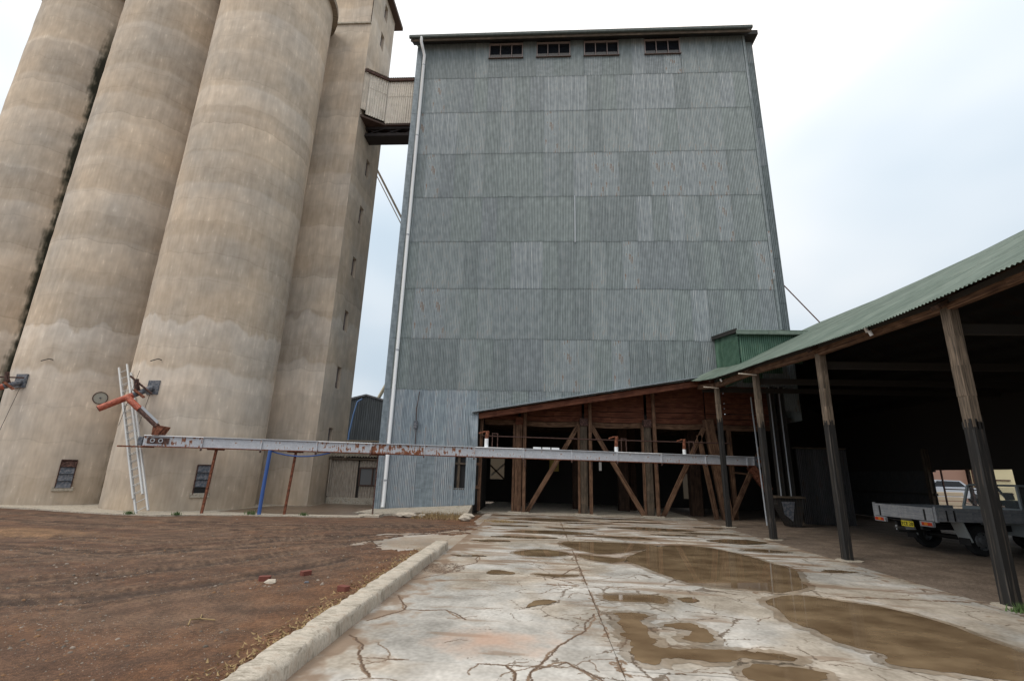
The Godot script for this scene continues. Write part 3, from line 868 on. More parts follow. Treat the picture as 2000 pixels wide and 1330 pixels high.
func iron_tower() -> void:
	var t := thing("iron_tower", "tall tower clad in grey corrugated iron with four windows under its eaves", "tower", Vector3(1.7, 0, -21))
	var k := func(v: float) -> Callable: return func(_x: float) -> float: return v
	var xl := -6.78; var xr := 10.5
	var ys := [7.53, 9.98, 12.41, 14.85, 17.37, 19.91, 22.12]
	for r in ys.size() - 1: clad(t, xl, xr, k.call(ys[r]), ys[r + 1], TINZ, TIN)
	var wx := [[-3.05, -1.2], [-.46, 1.37], [2.1, 3.96], [5.32, 7.2]]
	var px := xl
	for w in wx:
		clad(t, px, w[0], k.call(22.12), 24.5, TINZ, TIN)
		clad(t, w[0], w[1], k.call(22.12), 23.36, TINZ, TIN)
		px = w[1]
	clad(t, px, xr, k.call(22.12), 24.5, TINZ, TIN)
	# the row cut by the lean-to, and the lower rows at the left
	clad(t, xl, 3.1, k.call(5.16), 7.53, TINZ, TIN)
	clad(t, 3.1, 7.0, func(x: float) -> float: return maxf(5.16, lean_line(x)), 7.53, TINZ, TIN)
	clad(t, 7.0, xr, k.call(5.5), 7.53, TINZ, BRIGHT + TIN.slice(0, 2))
	clad(t, -2.75, 3.1, lean_line, 5.16, TINZ, TIN)
	clad(t, xl, -2.75, k.call(2.62), 5.16, TINZ, BRIGHT, .67)
	clad(t, -3.2, -2.75, func(x: float) -> float: return .06 + (x + 6.8) * .07, 2.62, TINZ, BRIGHT, .45)
	clad(t, -3.67, -3.2, func(x: float) -> float: return .06 + (x + 6.8) * .07, .97, TINZ, BRIGHT, .45)
	clad(t, -3.67, -3.2, k.call(2.32), 2.62, TINZ, BRIGHT, .45)
	clad(t, xl, -5.3, func(x: float) -> float: return .06 + (x + 6.8) * .07, 2.62, TINZ, BRIGHT)
	clad(t, -4.55, -3.67, func(x: float) -> float: return .06 + (x + 6.8) * .07, 2.62, TINZ, BRIGHT)
	# a flat patch sheet
	var s := begin()
	box(s, Vector3(-4.93, 1.38, TINZ + .012), Vector3(.77, 2.5, .012))
	obj("flat_sheet", s, M.flash, t)
	# a bright joint strip left on one seam
	s = begin(); box(s, Vector3(1.53, 13.62, TINZ + .03), Vector3(.05, 2.5, .03)); obj("joint_strip", s, M.silver, t)
	# corner flashing in lengths
	var yy := [.03, 2.6, 5.16, 7.53, 9.98, 12.41, 14.85, 17.37, 19.91, 22.12, 24.3]
	for i in yy.size() - 1:
		s = begin()
		slabxy(s, Transform3D.IDENTITY, [Vector2(-7.06, yy[i] + .004), Vector2(xl - .004, yy[i] + .004), Vector2(xl - .004, yy[i + 1] - .004), Vector2(-7.06, yy[i + 1] - .004)], TINZ - .06, TINZ + .012 + rng.randf() * .008)
		obj("corner_flashing", s, M.flash if i > 0 else BRIGHT[1], t)
		s = begin()
		box(s, Vector3(xr + .035, (yy[i] + yy[i + 1]) / 2 + .5, TINZ + .02), Vector3(.11, yy[i + 1] - yy[i] - .01, .05))
		if i > 1: obj("corner_flashing", s, TIN[i % 6], t)
	# side and rear walls, bin roof
	for wll in [[Vector3(-7.06, .0, -30.5), Vector3(-7.06, .0, TINZ - .06), 24.3], [Vector3(10.5, 5.4, TINZ - .03), Vector3(10.5, 5.4, -21.78), 24.4], [Vector3(11.36, 4.2, -21.8), Vector3(11.36, 4.2, -30.5), 25.2]]:
		var l: float = wll[0].distance_to(wll[1])
		var n := int(l / .8) + 1
		for i in n:
			var a: Vector3 = wll[0].lerp(wll[1], float(i) / n); var b: Vector3 = wll[0].lerp(wll[1], (i + 1.0) / n)
			obj("side_sheet", sheet(a, b, Vector3(b.x, wll[2], b.z), Vector3(a.x, wll[2], a.z), l / n / .0762, .01, 3, Rect2(0, 0, 1, 8)), tin_mat(0), t)
	s = begin()
	slabxy(s, Transform3D.IDENTITY, [Vector2(-7.0, 4.0), Vector2(11.3, 4.0), Vector2(11.3, 24.4), Vector2(-7.0, 24.4)], -30.6, -30.5)
	obj("rear_wall", s, M.dark_iron, t)
	# the set back strip at the right, with its own eave
	var rows := [4.6, 7.0, 9.6, 11.9, 14.5, 17.0, 19.3, 21.6, 23.4, 25.0]
	for i in rows.size() - 1: clad(t, 10.55, 11.34, k.call(rows[i]), rows[i + 1], -21.8, TIN, .8)
	s = begin()
	box(s, Vector3(10.9, 25.05, -21.7), Vector3(1.2, .3, .8), .02)
	obj("side_eave", s, M.green_wall if false else M.dark_iron, t)
	# eave: soffit, fascia, gutter, roof
	s = begin()
	bar(s, Vector3(-7.3, 24.41, -20.80), Vector3(10.75, 24.41, -20.80), .56, .03, 0, Vector3(0, -.46, .89))
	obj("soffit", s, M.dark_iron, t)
	s = begin()
	box(s, Vector3(1.72, 24.29, -20.53), Vector3(18.1, .15, .04))
	obj("fascia", s, M.grey_timber, t)
	s = begin()
	box(s, Vector3(1.7, 24.46, -20.46), Vector3(18.2, .19, .15), .03)
	obj("gutter", s, M.gutter, t)
	for i in 10:
		var a := -7.4 + 1.82 * i
		obj("roof_sheet", sheet(Vector3(a, 24.56, -20.42), Vector3(a + 1.83, 24.56, -20.42), Vector3(a + 1.83, 27.4, -25.7), Vector3(a, 27.4, -25.7), 24, .01, 3), GREEN[i % 3], t)
	s = begin()
	quad(s, Vector3(-7.4, 27.4, -25.7), Vector3(10.8, 27.4, -25.7), Vector3(10.8, 24.5, -31), Vector3(-7.4, 24.5, -31))
	obj("far_roof_slope", s, M.dark_iron, t)
	for gx in [-7.06, 10.5]:
		s = begin()
		tri(s, Vector3(gx, 24.3, -20.98), Vector3(gx, 24.3, -30.5), Vector3(gx, 27.3, -25.7)); obj("gable", s, TIN[2], t)
	# windows
	for w in wx:
		var x0: float = w[0]; var x1: float = w[1]; var y0 := 23.38; var y1 := 24.36
		s = begin()
		box(s, Vector3((x0 + x1) / 2, y0 + .018, TINZ + .01), Vector3(x1 - x0, .035, .12)); box(s, Vector3((x0 + x1) / 2, y1 - .03, TINZ + .01), Vector3(x1 - x0, .05, .12))
		for e in [x0 + .03, x1 - .03]: box(s, Vector3(e, (y0 + y1) / 2, TINZ + .008), Vector3(.04, y1 - y0 - .12, .11))
		for e in [1.0 / 3, 2.0 / 3]: box(s, Vector3(lerpf(x0, x1, e), (y0 + y1) / 2, TINZ + .004), Vector3(.035, y1 - y0 - .12, .08))
		var f := obj("window", s, M.frame_pale, t)
		for i in 3:
			s = begin()
			var a := lerpf(x0, x1, i / 3.0) + .04; var b := lerpf(x0, x1, (i + 1) / 3.0) - .04
			box(s, Vector3((a + b) / 2, (y0 + y1) / 2, TINZ - .03), Vector3(b - a, y1 - y0 - .1, .012))
			obj("pane", s, M.glass, f)
		s = begin()
		box(s, Vector3((x0 + x1) / 2, y0 - .012, TINZ + .06), Vector3(x1 - x0 + .06, .022, .07))
		obj("sill", s, M.frame_brown, t)
	# door-side window low at the left, boarded with timber
	s = begin()
	box(s, Vector3(-3.435, 1.64, TINZ - .16), Vector3(.47, 1.36, .02)); obj("dark_opening", s, M.black, t)
	s = begin(); box(s, Vector3(-3.5, 1.64, TINZ - .08), Vector3(.11, 1.34, .06)); obj("mullion", s, M.grey_timber, t)
	s = begin(); box(s, Vector3(-3.435, 2.0, TINZ - .06), Vector3(.47, .08, .06)); obj("transom", s, M.grey_timber, t)
	s = begin(); box(s, Vector3(-3.435, .96, TINZ - .04), Vector3(.5, .05, .1)); obj("sill", s, M.grey_timber, t)
	# downpipe with its swan neck, brackets
	s = begin()
	tube(s, [Vector3(-6.72, 24.42, -20.45), Vector3(-6.72, 24.12, -20.47), Vector3(-6.66, 23.85, -20.72), Vector3(-6.6, 23.6, -20.86), Vector3(-6.6, 12, -20.87), Vector3(-6.58, .35, -20.87), Vector3(-6.58, .14, -20.8)], .078, 12)
	obj("downpipe", s, M.white, t)
	for y in [1.2, 6.9, 12.7, 18.4, 22.9]:
		s = begin()
		tube(s, [Vector3(-6.6, y, -20.87), Vector3(-6.59, y + .07, -20.87)], .092, 12); obj("pipe_collar", s, M.silver, t)
	# box and cable on the lower wall
	s = begin(false)
	tube(s, [Vector3(-5.42, 5.05, -20.93), Vector3(-5.5, 4.3, -20.93), Vector3(-5.47, 3.7, -20.93)], .016, 6); obj("cable", s, M.rust_dark, t)
	s = begin(false)
	tube(s, [Vector3(-5.45, 3.45, -20.93), Vector3(-5.43, 2.7, -20.93)], .016, 6); obj("cable", s, M.rust_dark, t)
	s = begin()
	prism(s, Transform3D(Basis.IDENTITY, Vector3(-5.47, 3.42, -20.89)), .17, .14, .34, .04); obj("switch_box", s, M.plate, t)
	# the strip of sheet hanging loose at the corner of the opening
	s = begin(false)
	var prev: Array = []
	for i in 7:
		var f := i / 6.0
		var y := lerpf(4.05, 2.72, f); var xa := lerpf(-3.14, -2.90, f * f * .5 + f * .5); var xb := lerpf(-2.74, -2.70, f); var z := TINZ + .06 + .22 * sin(f * 2.6) * f
		if prev: quad(s, Vector3(xa, y, z), Vector3(xb, y, z + .06), prev[1], prev[0], Vector2(0, f), Vector2(.4, f), Vector2(.4, f - .16), Vector2(0, f - .16))
		prev = [Vector3(xa, y, z), Vector3(xb, y, z + .06)]
	obj("loose_flashing", s, BRIGHT[1], t)
	# trim of the lean-to edge
	s = begin()
	bar(s, Vector3(-3.0, lean_line(-3.0) + .02, -20.86), Vector3(7.45, lean_line(7.45) + .05, -20.8), .03, .34, 0, Vector3(-.166, .986, 0)); obj("edge_capping", s, BRIGHT[0], t)

# ---------------------------------------------------------------- timber bay below the tower
func timber_bay() -> void:
	var t := thing("timber_frame", "timber posts, braces and bin boards carrying the iron tower above its open ground floor", "timber frame", Vector3(1.9, 0, -22))
	var s := begin()
	bar(s, Vector3(-2.72, 4.02, -20.98), Vector3(7.42, 5.70, -20.9), .24, .12, .012, Vector3(-.166, .986, 0)); obj("rafter", s, M.red_timber, t)
	s = begin()
	bar(s, Vector3(-2.8, 4.14, -21.25), Vector3(7.45, 5.85, -21.25), .18, .12, .012, Vector3(-.166, .986, 0)); obj("rafter", s, M.red_timber, t)
	# door jamb
	s = begin(); box(s, Vector3(-2.62, 2.1, -21.35), Vector3(.13, 4.0, .16), .01); obj("jamb", s, M.brown_timber, t)
	s = begin(); box(s, Vector3(-2.78, 2.0, -21.3), Vector3(.24, .12, .07), .01); obj("rail", s, M.brown_timber, t)
	s = begin(); box(s, Vector3(-2.7, 1.05, -21.27), Vector3(.26, .14, .08), .01); obj("rail", s, M.brown_timber, t)
	# posts: a heavy middle timber between two lighter ones
	for p in [-1.0, 1.9, 4.72]:
		s = begin(); box(s, Vector3(p, 2.04, -22.12), Vector3(.32, 4.16, .30), .015); obj("post", s, M.grey_timber if p > 0 else M.brown_timber, t)
		s = begin(); box(s, Vector3(p - .215, 1.9, -22.05), Vector3(.095, 3.9, .2), .01); obj("post", s, M.brown_timber, t)
		var top := lean_line(p + .28) - .12
		s = begin(); box(s, Vector3(p + .275, top / 2 - .02, -21.83), Vector3(.14, top + .04, .16), .012); obj("post", s, M.brown_timber, t)
		s = begin(); box(s, Vector3(p + .01, 3.96, -21.95), Vector3(.34, .34, .1), .01); obj("corbel", s, M.rust_dark if p > 0 else M.red_timber, t)
		s = begin(); box(s, Vector3(p + .05, .03, -22.0), Vector3(.9, .08, .6), .02); obj("sole_plate", s, M.concrete, t)
		s = begin(); bar(s, Vector3(p + .3, 2.62, -21.73), Vector3(p + .3, 1.95, -21.73), .045, .03); obj("strap", s, M.rust_dark, t)
	s = begin(); bar(s, Vector3(7.95, -.02, -22.1), Vector3(7.42, 4.2, -22.1), .42, .34, .02); obj("post", s, M.brown_timber, t)
	s = begin(); box(s, Vector3(8.35, 2.1, -22.3), Vector3(.18, 4.2, .2), .012); obj("post", s, M.brown_timber, t)
	for b in [[-.62, .02, 1.70, 3.86], [2.24, 3.8, 4.45, .02], [5.2, .02, 7.2, 3.8], [7.45, .02, 6.95, 3.5], [8.05, .1, 9.75, 3.3]]:
		s = begin(); bar(s, Vector3(b[0], b[1], -22.0), Vector3(b[2], b[3], -22.0), .2, .1, .012); obj("brace", s, M.brown_timber, t)
	# boards of the bin wall, bowed by the load
	for bay in [[-2.6, -1.06], [-.94, 1.84], [1.96, 4.66], [4.78, 7.35], [7.4, 10.4]]:
		var x0: float = bay[0]; var x1: float = bay[1]
		var top := minf(lean_line(x1), 6.0)
		var n := int(ceil((top - 3.82) / .23))
		for r in n:
			var y0 := 3.80 + r * .23
			s = begin(false)
			var sag := .07 * maxf(0.0, 1.0 - r * .3) * (1.0 if x1 - x0 > 2 else .2)
			var bow := .05 + rng.randf() * .03
			var prev: Array = []
			var off := Vector2(rng.randf(), rng.randf() * 3)
			for i in 9:
				var f := i / 8.0; var x := lerpf(x0, x1, f); var q := 4 * f * (1 - f)
				var y := y0 - sag * q; var z := -22.24 + bow * q + (r % 2) * .012
				var cur := [Vector3(x, y, z), Vector3(x, y + .222, z), Vector3(x, y + .222, z - .05), Vector3(x, y, z - .05)]
				if prev:
					var l := (x1 - x0) * f; var l0 := (x1 - x0) * (f - .125)
					s.set_smooth_group(1); quad(s, prev[0], cur[0], cur[1], prev[1], off + Vector2(0, l0), off + Vector2(0, l), off + Vector2(.22, l), off + Vector2(.22, l0))
					s.set_smooth_group(2); quad(s, prev[3], cur[3], cur[0], prev[0], off + Vector2(.3, l0), off + Vector2(.3, l), off + Vector2(.35, l), off + Vector2(.35, l0))
					s.set_smooth_group(3); quad(s, prev[1], cur[1], cur[2], prev[2], off + Vector2(.3, l0), off + Vector2(.3, l), off + Vector2(.35, l), off + Vector2(.35, l0))
				prev = cur
			obj("board", s, M.red_timber if r > 0 else M.brown_timber, t)
	# floor of the bins overhead and the dark room behind
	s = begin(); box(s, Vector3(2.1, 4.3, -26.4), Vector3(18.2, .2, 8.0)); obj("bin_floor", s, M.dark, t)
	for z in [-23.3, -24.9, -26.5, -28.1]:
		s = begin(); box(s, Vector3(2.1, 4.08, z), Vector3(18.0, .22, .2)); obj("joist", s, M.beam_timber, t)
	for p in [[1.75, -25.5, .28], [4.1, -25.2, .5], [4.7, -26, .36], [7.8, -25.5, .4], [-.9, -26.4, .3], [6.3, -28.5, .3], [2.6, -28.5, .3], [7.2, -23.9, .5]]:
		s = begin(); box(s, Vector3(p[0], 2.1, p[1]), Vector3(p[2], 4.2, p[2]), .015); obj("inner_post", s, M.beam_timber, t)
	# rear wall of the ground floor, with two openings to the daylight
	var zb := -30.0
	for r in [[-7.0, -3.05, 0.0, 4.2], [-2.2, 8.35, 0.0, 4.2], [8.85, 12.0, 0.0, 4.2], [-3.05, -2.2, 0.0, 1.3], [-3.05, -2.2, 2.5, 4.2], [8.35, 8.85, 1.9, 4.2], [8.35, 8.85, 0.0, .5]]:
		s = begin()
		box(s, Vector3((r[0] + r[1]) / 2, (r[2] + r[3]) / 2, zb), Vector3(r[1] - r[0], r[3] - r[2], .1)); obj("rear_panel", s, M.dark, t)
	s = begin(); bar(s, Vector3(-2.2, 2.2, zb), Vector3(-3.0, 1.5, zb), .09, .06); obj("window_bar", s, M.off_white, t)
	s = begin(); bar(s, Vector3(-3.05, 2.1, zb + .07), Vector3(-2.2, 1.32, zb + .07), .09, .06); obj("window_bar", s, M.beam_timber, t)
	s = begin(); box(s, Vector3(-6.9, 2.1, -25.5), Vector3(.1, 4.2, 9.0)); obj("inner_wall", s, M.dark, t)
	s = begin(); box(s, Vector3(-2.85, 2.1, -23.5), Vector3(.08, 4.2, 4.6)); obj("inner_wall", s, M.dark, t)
	s = begin(); box(s, Vector3(2, 1.9, -37), Vector3(40, 3.8, .2)); single("yard_wall", s, mat(Color(.20, .17, .13), .9), "pale wall beyond the tower's far openings", "wall")
	# yellow board hanging in the dark
	s = begin(); box(s, Vector3(.72, 2.15, -27.0), Vector3(.5, .66, .02)); single("yellow_board", s, mat(Color(.42, .30, .07), .7), "yellow board hanging in the dark behind the first leaning brace", "board")
	s = begin(); box(s, Vector3(2.62, 2.05, -22.1), Vector3(.11, .36, .05)); single("white_switch", s, mat(Color(.38, .37, .36), .7), "small pale switch box beside the second timber post", "switch box")

# ---------------------------------------------------------------- link bridge
func bridge() -> void:
	var t := thing("link_bridge", "pale corrugated gallery linking the concrete lift tower to the iron tower high up", "bridge", Vector3(-8.6, 20.7, -23.6))
	var a := Vector3(-10.22, 0, -21.7); var b := Vector3(-9.05, 0, -22.5); var c := Vector3(-7.0, 0, -22.5)
	var asb: Array = []
	for i in 3: asb.append(textured(tex(tin_texture(520 + i * 7, 214 + i * 4, 207 + i * 4, 196 + i * 4, .2, .1, 0)), Color.WHITE, .85))
	var run := func(p: Vector3, q: Vector3, y0: float, y1: float, n: int, called: String, z := 0.0) -> void:
		for i in n:
			var u := p.lerp(q, float(i) / n); var v := p.lerp(q, (i + 1.0) / n)
			var o := Vector3(0, 0, z + rng.randf() * .004)
			obj(called, sheet(Vector3(u.x, y0, u.z) + o, Vector3(v.x, y0, v.z) + o, Vector3(v.x, y1, v.z) + o, Vector3(u.x, y1, u.z) + o, u.distance_to(v) / .13, .026, 8), asb[rng.randi() % 3], t)
	run.call(a + Vector3(.25, 0, -.17), b, 20.72, 22.55, 1, "wall_sheet"); run.call(b, c, 20.6, 22.45, 2, "wall_sheet")
	run.call(a + Vector3(.25, 0, -.17), b, 22.5, 23.45, 1, "wall_sheet", .02); run.call(b, c, 22.4, 23.42, 2, "wall_sheet", .02)
	var s := begin()
	bar(s, a + Vector3(.1, 20.95, -.06), a + Vector3(.1, 23.4, -.06), .34, .03, 0, Vector3(1, 0, -.7)); obj("end_panel", s, M.off_white, t)
	for sg in [[a, b], [b, c]]:
		var d: Vector3 = (sg[1] - sg[0]).normalized()
		var nn := Vector3(-d.z, 0, d.x) * -1
		if nn.z < 0: nn = -nn
		s = begin(); bar(s, sg[0] + Vector3(0, 23.5, 0) + nn * .1, sg[1] + Vector3(0, 23.5, 0) + nn * .1, .14, .08, 0, Vector3.UP); obj("verge", s, M.rust_dark, t)
		var l: float = sg[0].distance_to(sg[1])
		obj("roof_sheet", sheet(sg[0] + Vector3(0, 23.62, 0) + nn * .16, sg[1] + Vector3(0, 23.62, 0) + nn * .16, Vector3(sg[1].x, 23.66, -23.5), Vector3(sg[0].x, 23.66, -23.5), l / .13, .018, 6), asb[0], t)
	# floor and lattice girder below
	s = begin()
	slabxy(s, Transform3D(Basis(Vector3(1, 0, 0), Vector3(0, 0, -1), Vector3(0, 1, 0)), Vector3(0, 20.5, 0)), [Vector2(-10.2, 21.75), Vector2(-9.05, 22.52), Vector2(-7.0, 22.52), Vector2(-7.0, 23.4), Vector2(-10.2, 23.4)], .0, .1)
	obj("floor", s, M.frame_brown, t)
	for y in [20.42, 19.98]:
		s = begin(); box(s, Vector3(-8.6, y, -22.7), Vector3(3.2, .16, .14)); obj("girder_chord", s, M.dark_brown, t)
		s = begin(); box(s, Vector3(-8.6, y, -23.3), Vector3(3.2, .16, .14)); obj("girder_chord", s, M.dark_brown, t)
	for i in 3:
		for e in [[-10.1 + i * 1.05, -9.05 + i * 1.05], [-9.05 + i * 1.05, -10.1 + i * 1.05]]:
			s = begin(); bar(s, Vector3(e[0], 20.02, -22.72 + .03 * signf(e[1] - e[0])), Vector3(e[1], 20.4, -22.72 + .03 * signf(e[1] - e[0])), .06, .05); obj("girder_brace", s, M.dark_brown, t)
	s = begin(); box(s, Vector3(-8.6, 20.2, -23.2), Vector3(3.2, .5, .04)); obj("side_plate", s, M.dark_brown, t)
	s = begin(); box(s, Vector3(-8.6, 19.88, -23.0), Vector3(3.2, .04, .8)); obj("bottom_plate", s, M.dark_brown, t)
	s = begin(); box(s, Vector3(-8.6, 22.0, -23.4), Vector3(3.2, 3.0, .06)); obj("rear_wall", s, M.off_white, t)

# ---------------------------------------------------------------- behind the gap
func background() -> void:
	var s := begin(false)
	tube(s, [Vector3(-10.9, 20.6, -25.6), Vector3(-6.5, 12.6, -25.6)], .065, 8); single("grain_spout", s, M.off_white, "upper, thicker of two pipes slanting down between the towers", "pipe")
	s = begin(false)
	tube(s, [Vector3(-10.9, 20.2, -25.7), Vector3(-6.5, 12.2, -25.7)], .03, 6); single("thin_pipe", s, M.off_white, "lower, thinner of two pipes slanting down between the towers", "pipe")
	# asbestos lean-to shed
	var t := thing("small_shed", "small shed of weathered pale corrugated sheets with mossy roof, between the two towers", "shed", Vector3(-8.6, 0, -23.4))
	var zs := -23.4
	var pale := textured(tex(tin_texture(540, 156, 146, 134, .5, .3, 0)), Color.WHITE, .9)
	for i in 2:
		var x := -10.08 + i * .66
		obj("wall_sheet", sheet(Vector3(x, .34, zs), Vector3(x + .66, .34, zs), Vector3(x + .66, 2.06, zs), Vector3(x, 2.06, zs), 5, .03, 8), pale, t)
	obj("wall_sheet", sheet(Vector3(-8.62, .34, zs), Vector3(-6.9, .34, zs), Vector3(-6.9, .88, zs), Vector3(-8.62, .88, zs), 13, .03, 8), pale, t)
	obj("wall_sheet", sheet(Vector3(-8.68, 1.74, zs), Vector3(-6.9, 1.74, zs), Vector3(-6.9, 2.06, zs), Vector3(-8.68, 2.06, zs), 13, .03, 8), pale, t)
	s = begin(); box(s, Vector3(-8.5, 1.2, zs - .12), Vector3(3.2, 1.9, .04)); obj("inner_lining", s, M.dark, t)
	s = begin(); box(s, Vector3(-8.5, .18, zs - .02), Vector3(3.3, .34, .14)); obj("plinth", s, M.concrete, t)
	s = begin()
	box(s, Vector3(-8.64, 1.32, zs + .03), Vector3(.06, .84, .07)); box(s, Vector3(-7.9, 1.72, zs + .03), Vector3(1.5, .07, .072)); box(s, Vector3(-7.9, .92, zs + .03), Vector3(1.5, .06, .08)); box(s, Vector3(-8.02, 1.32, zs + .03), Vector3(.06, .74, .06))
	var w := obj("window", s, M.frame_brown, t)
	s = begin(); box(s, Vector3(-8.33, 1.32, zs + .0), Vector3(.56, .74, .02)); obj("pane", s, mat(Color(.12, .125, .13), .4), w)
	s = begin(); box(s, Vector3(-7.6, 1.32, zs + .0), Vector3(.78, .74, .02)); obj("pane", s, mat(Color(.09, .085, .085), .5), w)
	s = begin(false); tube(s, [Vector3(-10.1, 2.12, zs + .1), Vector3(-10.1, .4, zs + .1)], .04, 8); obj("downpipe", s, pale, t)
	s = begin(); box(s, Vector3(-8.5, 2.12, zs + .1), Vector3(3.4, .1, .1), .02); obj("gutter", s, M.grey_timber, t)
	for i in 6:
		var x := -10.15 + i * .55
		var mm := textured(tex(tin_texture(560, 120, 112, 98, .9, .5, 0)), Color.WHITE, .95) if i == 0 else null
		if mm: M.mossy = mm
		obj("roof_sheet", sheet(Vector3(x, 2.22 + rng.randf() * .02, zs + .2), Vector3(x + .55, 2.22, zs + .2), Vector3(x + .55, 3.0, zs - 1.7), Vector3(x, 3.0, zs - 1.7), 4, .035, 6), M.mossy, t)
	s = begin(); box(s, Vector3(-8.5, 1.6, zs - 1.75), Vector3(3.2, 2.9, .06)); obj("rear_wall", s, M.dark, t)
	# dark steel shed further back
	t = thing("grey_shed", "dark grey gabled steel shed seen through the gap between the towers", "shed", Vector3(-14.9, 0, -40))
	var dg := textured(tex(tin_texture(580, 78, 86, 92, .1, .0, 0)), Color(.62, .66, .7), .6)
	var wl: Array = [-19.4, -14.94, -10.4]; var hl: Array = [6.55, 7.75, 6.5]
	for i in 12:
		var x := lerpf(-19.4, -10.4, i / 12.0); var x2 := lerpf(-19.4, -10.4, (i + 1) / 12.0)
		var yf := func(v: float) -> float: return lerpf(hl[0], hl[1], (v - wl[0]) / (wl[1] - wl[0])) if v < wl[1] else lerpf(hl[1], hl[2], (v - wl[1]) / (wl[2] - wl[1]))
		obj("wall_sheet", sheet(Vector3(x, 0, -40), Vector3(x2, 0, -40), Vector3(x2, yf.call(x2), -40), Vector3(x, yf.call(x), -40), 4, .015, 4), dg, t)
	for i in 2:
		s = begin()
		bar(s, Vector3(wl[i] - (.2 if i == 0 else 0.0), hl[i] + .03, -39.95), Vector3(wl[i + 1] + (.2 if i == 1 else 0.0), hl[i + 1] + .03, -39.95), .14, .12, 0, Vector3.UP); obj("barge", s, M.plate, t)
		s = begin()
		quad(s, Vector3(wl[i], hl[i] + .05, -40), Vector3(wl[i + 1], hl[i + 1] + .05, -40), Vector3(wl[i + 1], hl[i + 1] + .05, -60), Vector3(wl[i], hl[i] + .05, -60)); obj("roof", s, dg, t)
	for x in [-19.4, -10.4]:
		s = begin(); box(s, Vector3(x, 3.2, -50), Vector3(.08, 6.4, 20)); obj("side_wall", s, dg, t)
	s = begin(false)
	tube(s, [Vector3(-15.2, 7.42, -39.8), Vector3(-15.55, 7.15, -39.7), Vector3(-15.75, 6.2, -39.7), Vector3(-15.95, 4.6, -39.7), Vector3(-16.0, 3.0, -39.7)], .06, 8); single("blue_hose", s, mat(Color(.10, .20, .42), .5), "thin blue hose hanging down the dark grey shed", "hose")
	s = begin(false)
	tube(s, [Vector3(-14.35, 7.4, -41), Vector3(-13.3, 9.6, -41), Vector3(-10, 16.4, -41)], .16, 8); single("auger_tube", s, mat(Color(.42, .38, .28), .7), "pale yellow auger tube rising behind the grey shed", "auger")
	s = begin(false)
	tube(s, [Vector3(11.2, 11.6, -22.6), Vector3(13.4, 8.7, -22.6)], .03, 6); single("stay_rod", s, M.rust, "rusty stay rod running from the iron tower down behind the green roof", "rod")

# ---------------------------------------------------------------- open shed at the right
func lerp_line(pts: Array, v: float) -> float:
	if v <= pts[0][0]: return pts[0][1]
	for i in pts.size() - 1:
		if v <= pts[i + 1][0]: return lerpf(pts[i][1], pts[i + 1][1], (v - pts[i][0]) / (pts[i + 1][0] - pts[i][0]))
	return pts[-1][1]

func eave_y(z: float) -> float: return lerp_line([[-21.0, 5.72], [-20.0, 5.5], [-18.2, 5.26], [-16.0, 5.08], [-13.66, 4.92], [-11.1, 4.71], [-9.35, 4.58], [-8.0, 4.54], [4.0, 4.54]], z)
func ridge_y(z: float) -> float: return lerp_line([[-20.7, 8.31], [-17.3, 8.02], [-14.9, 7.90], [-13.0, 7.82], [4.0, 7.80]], z)

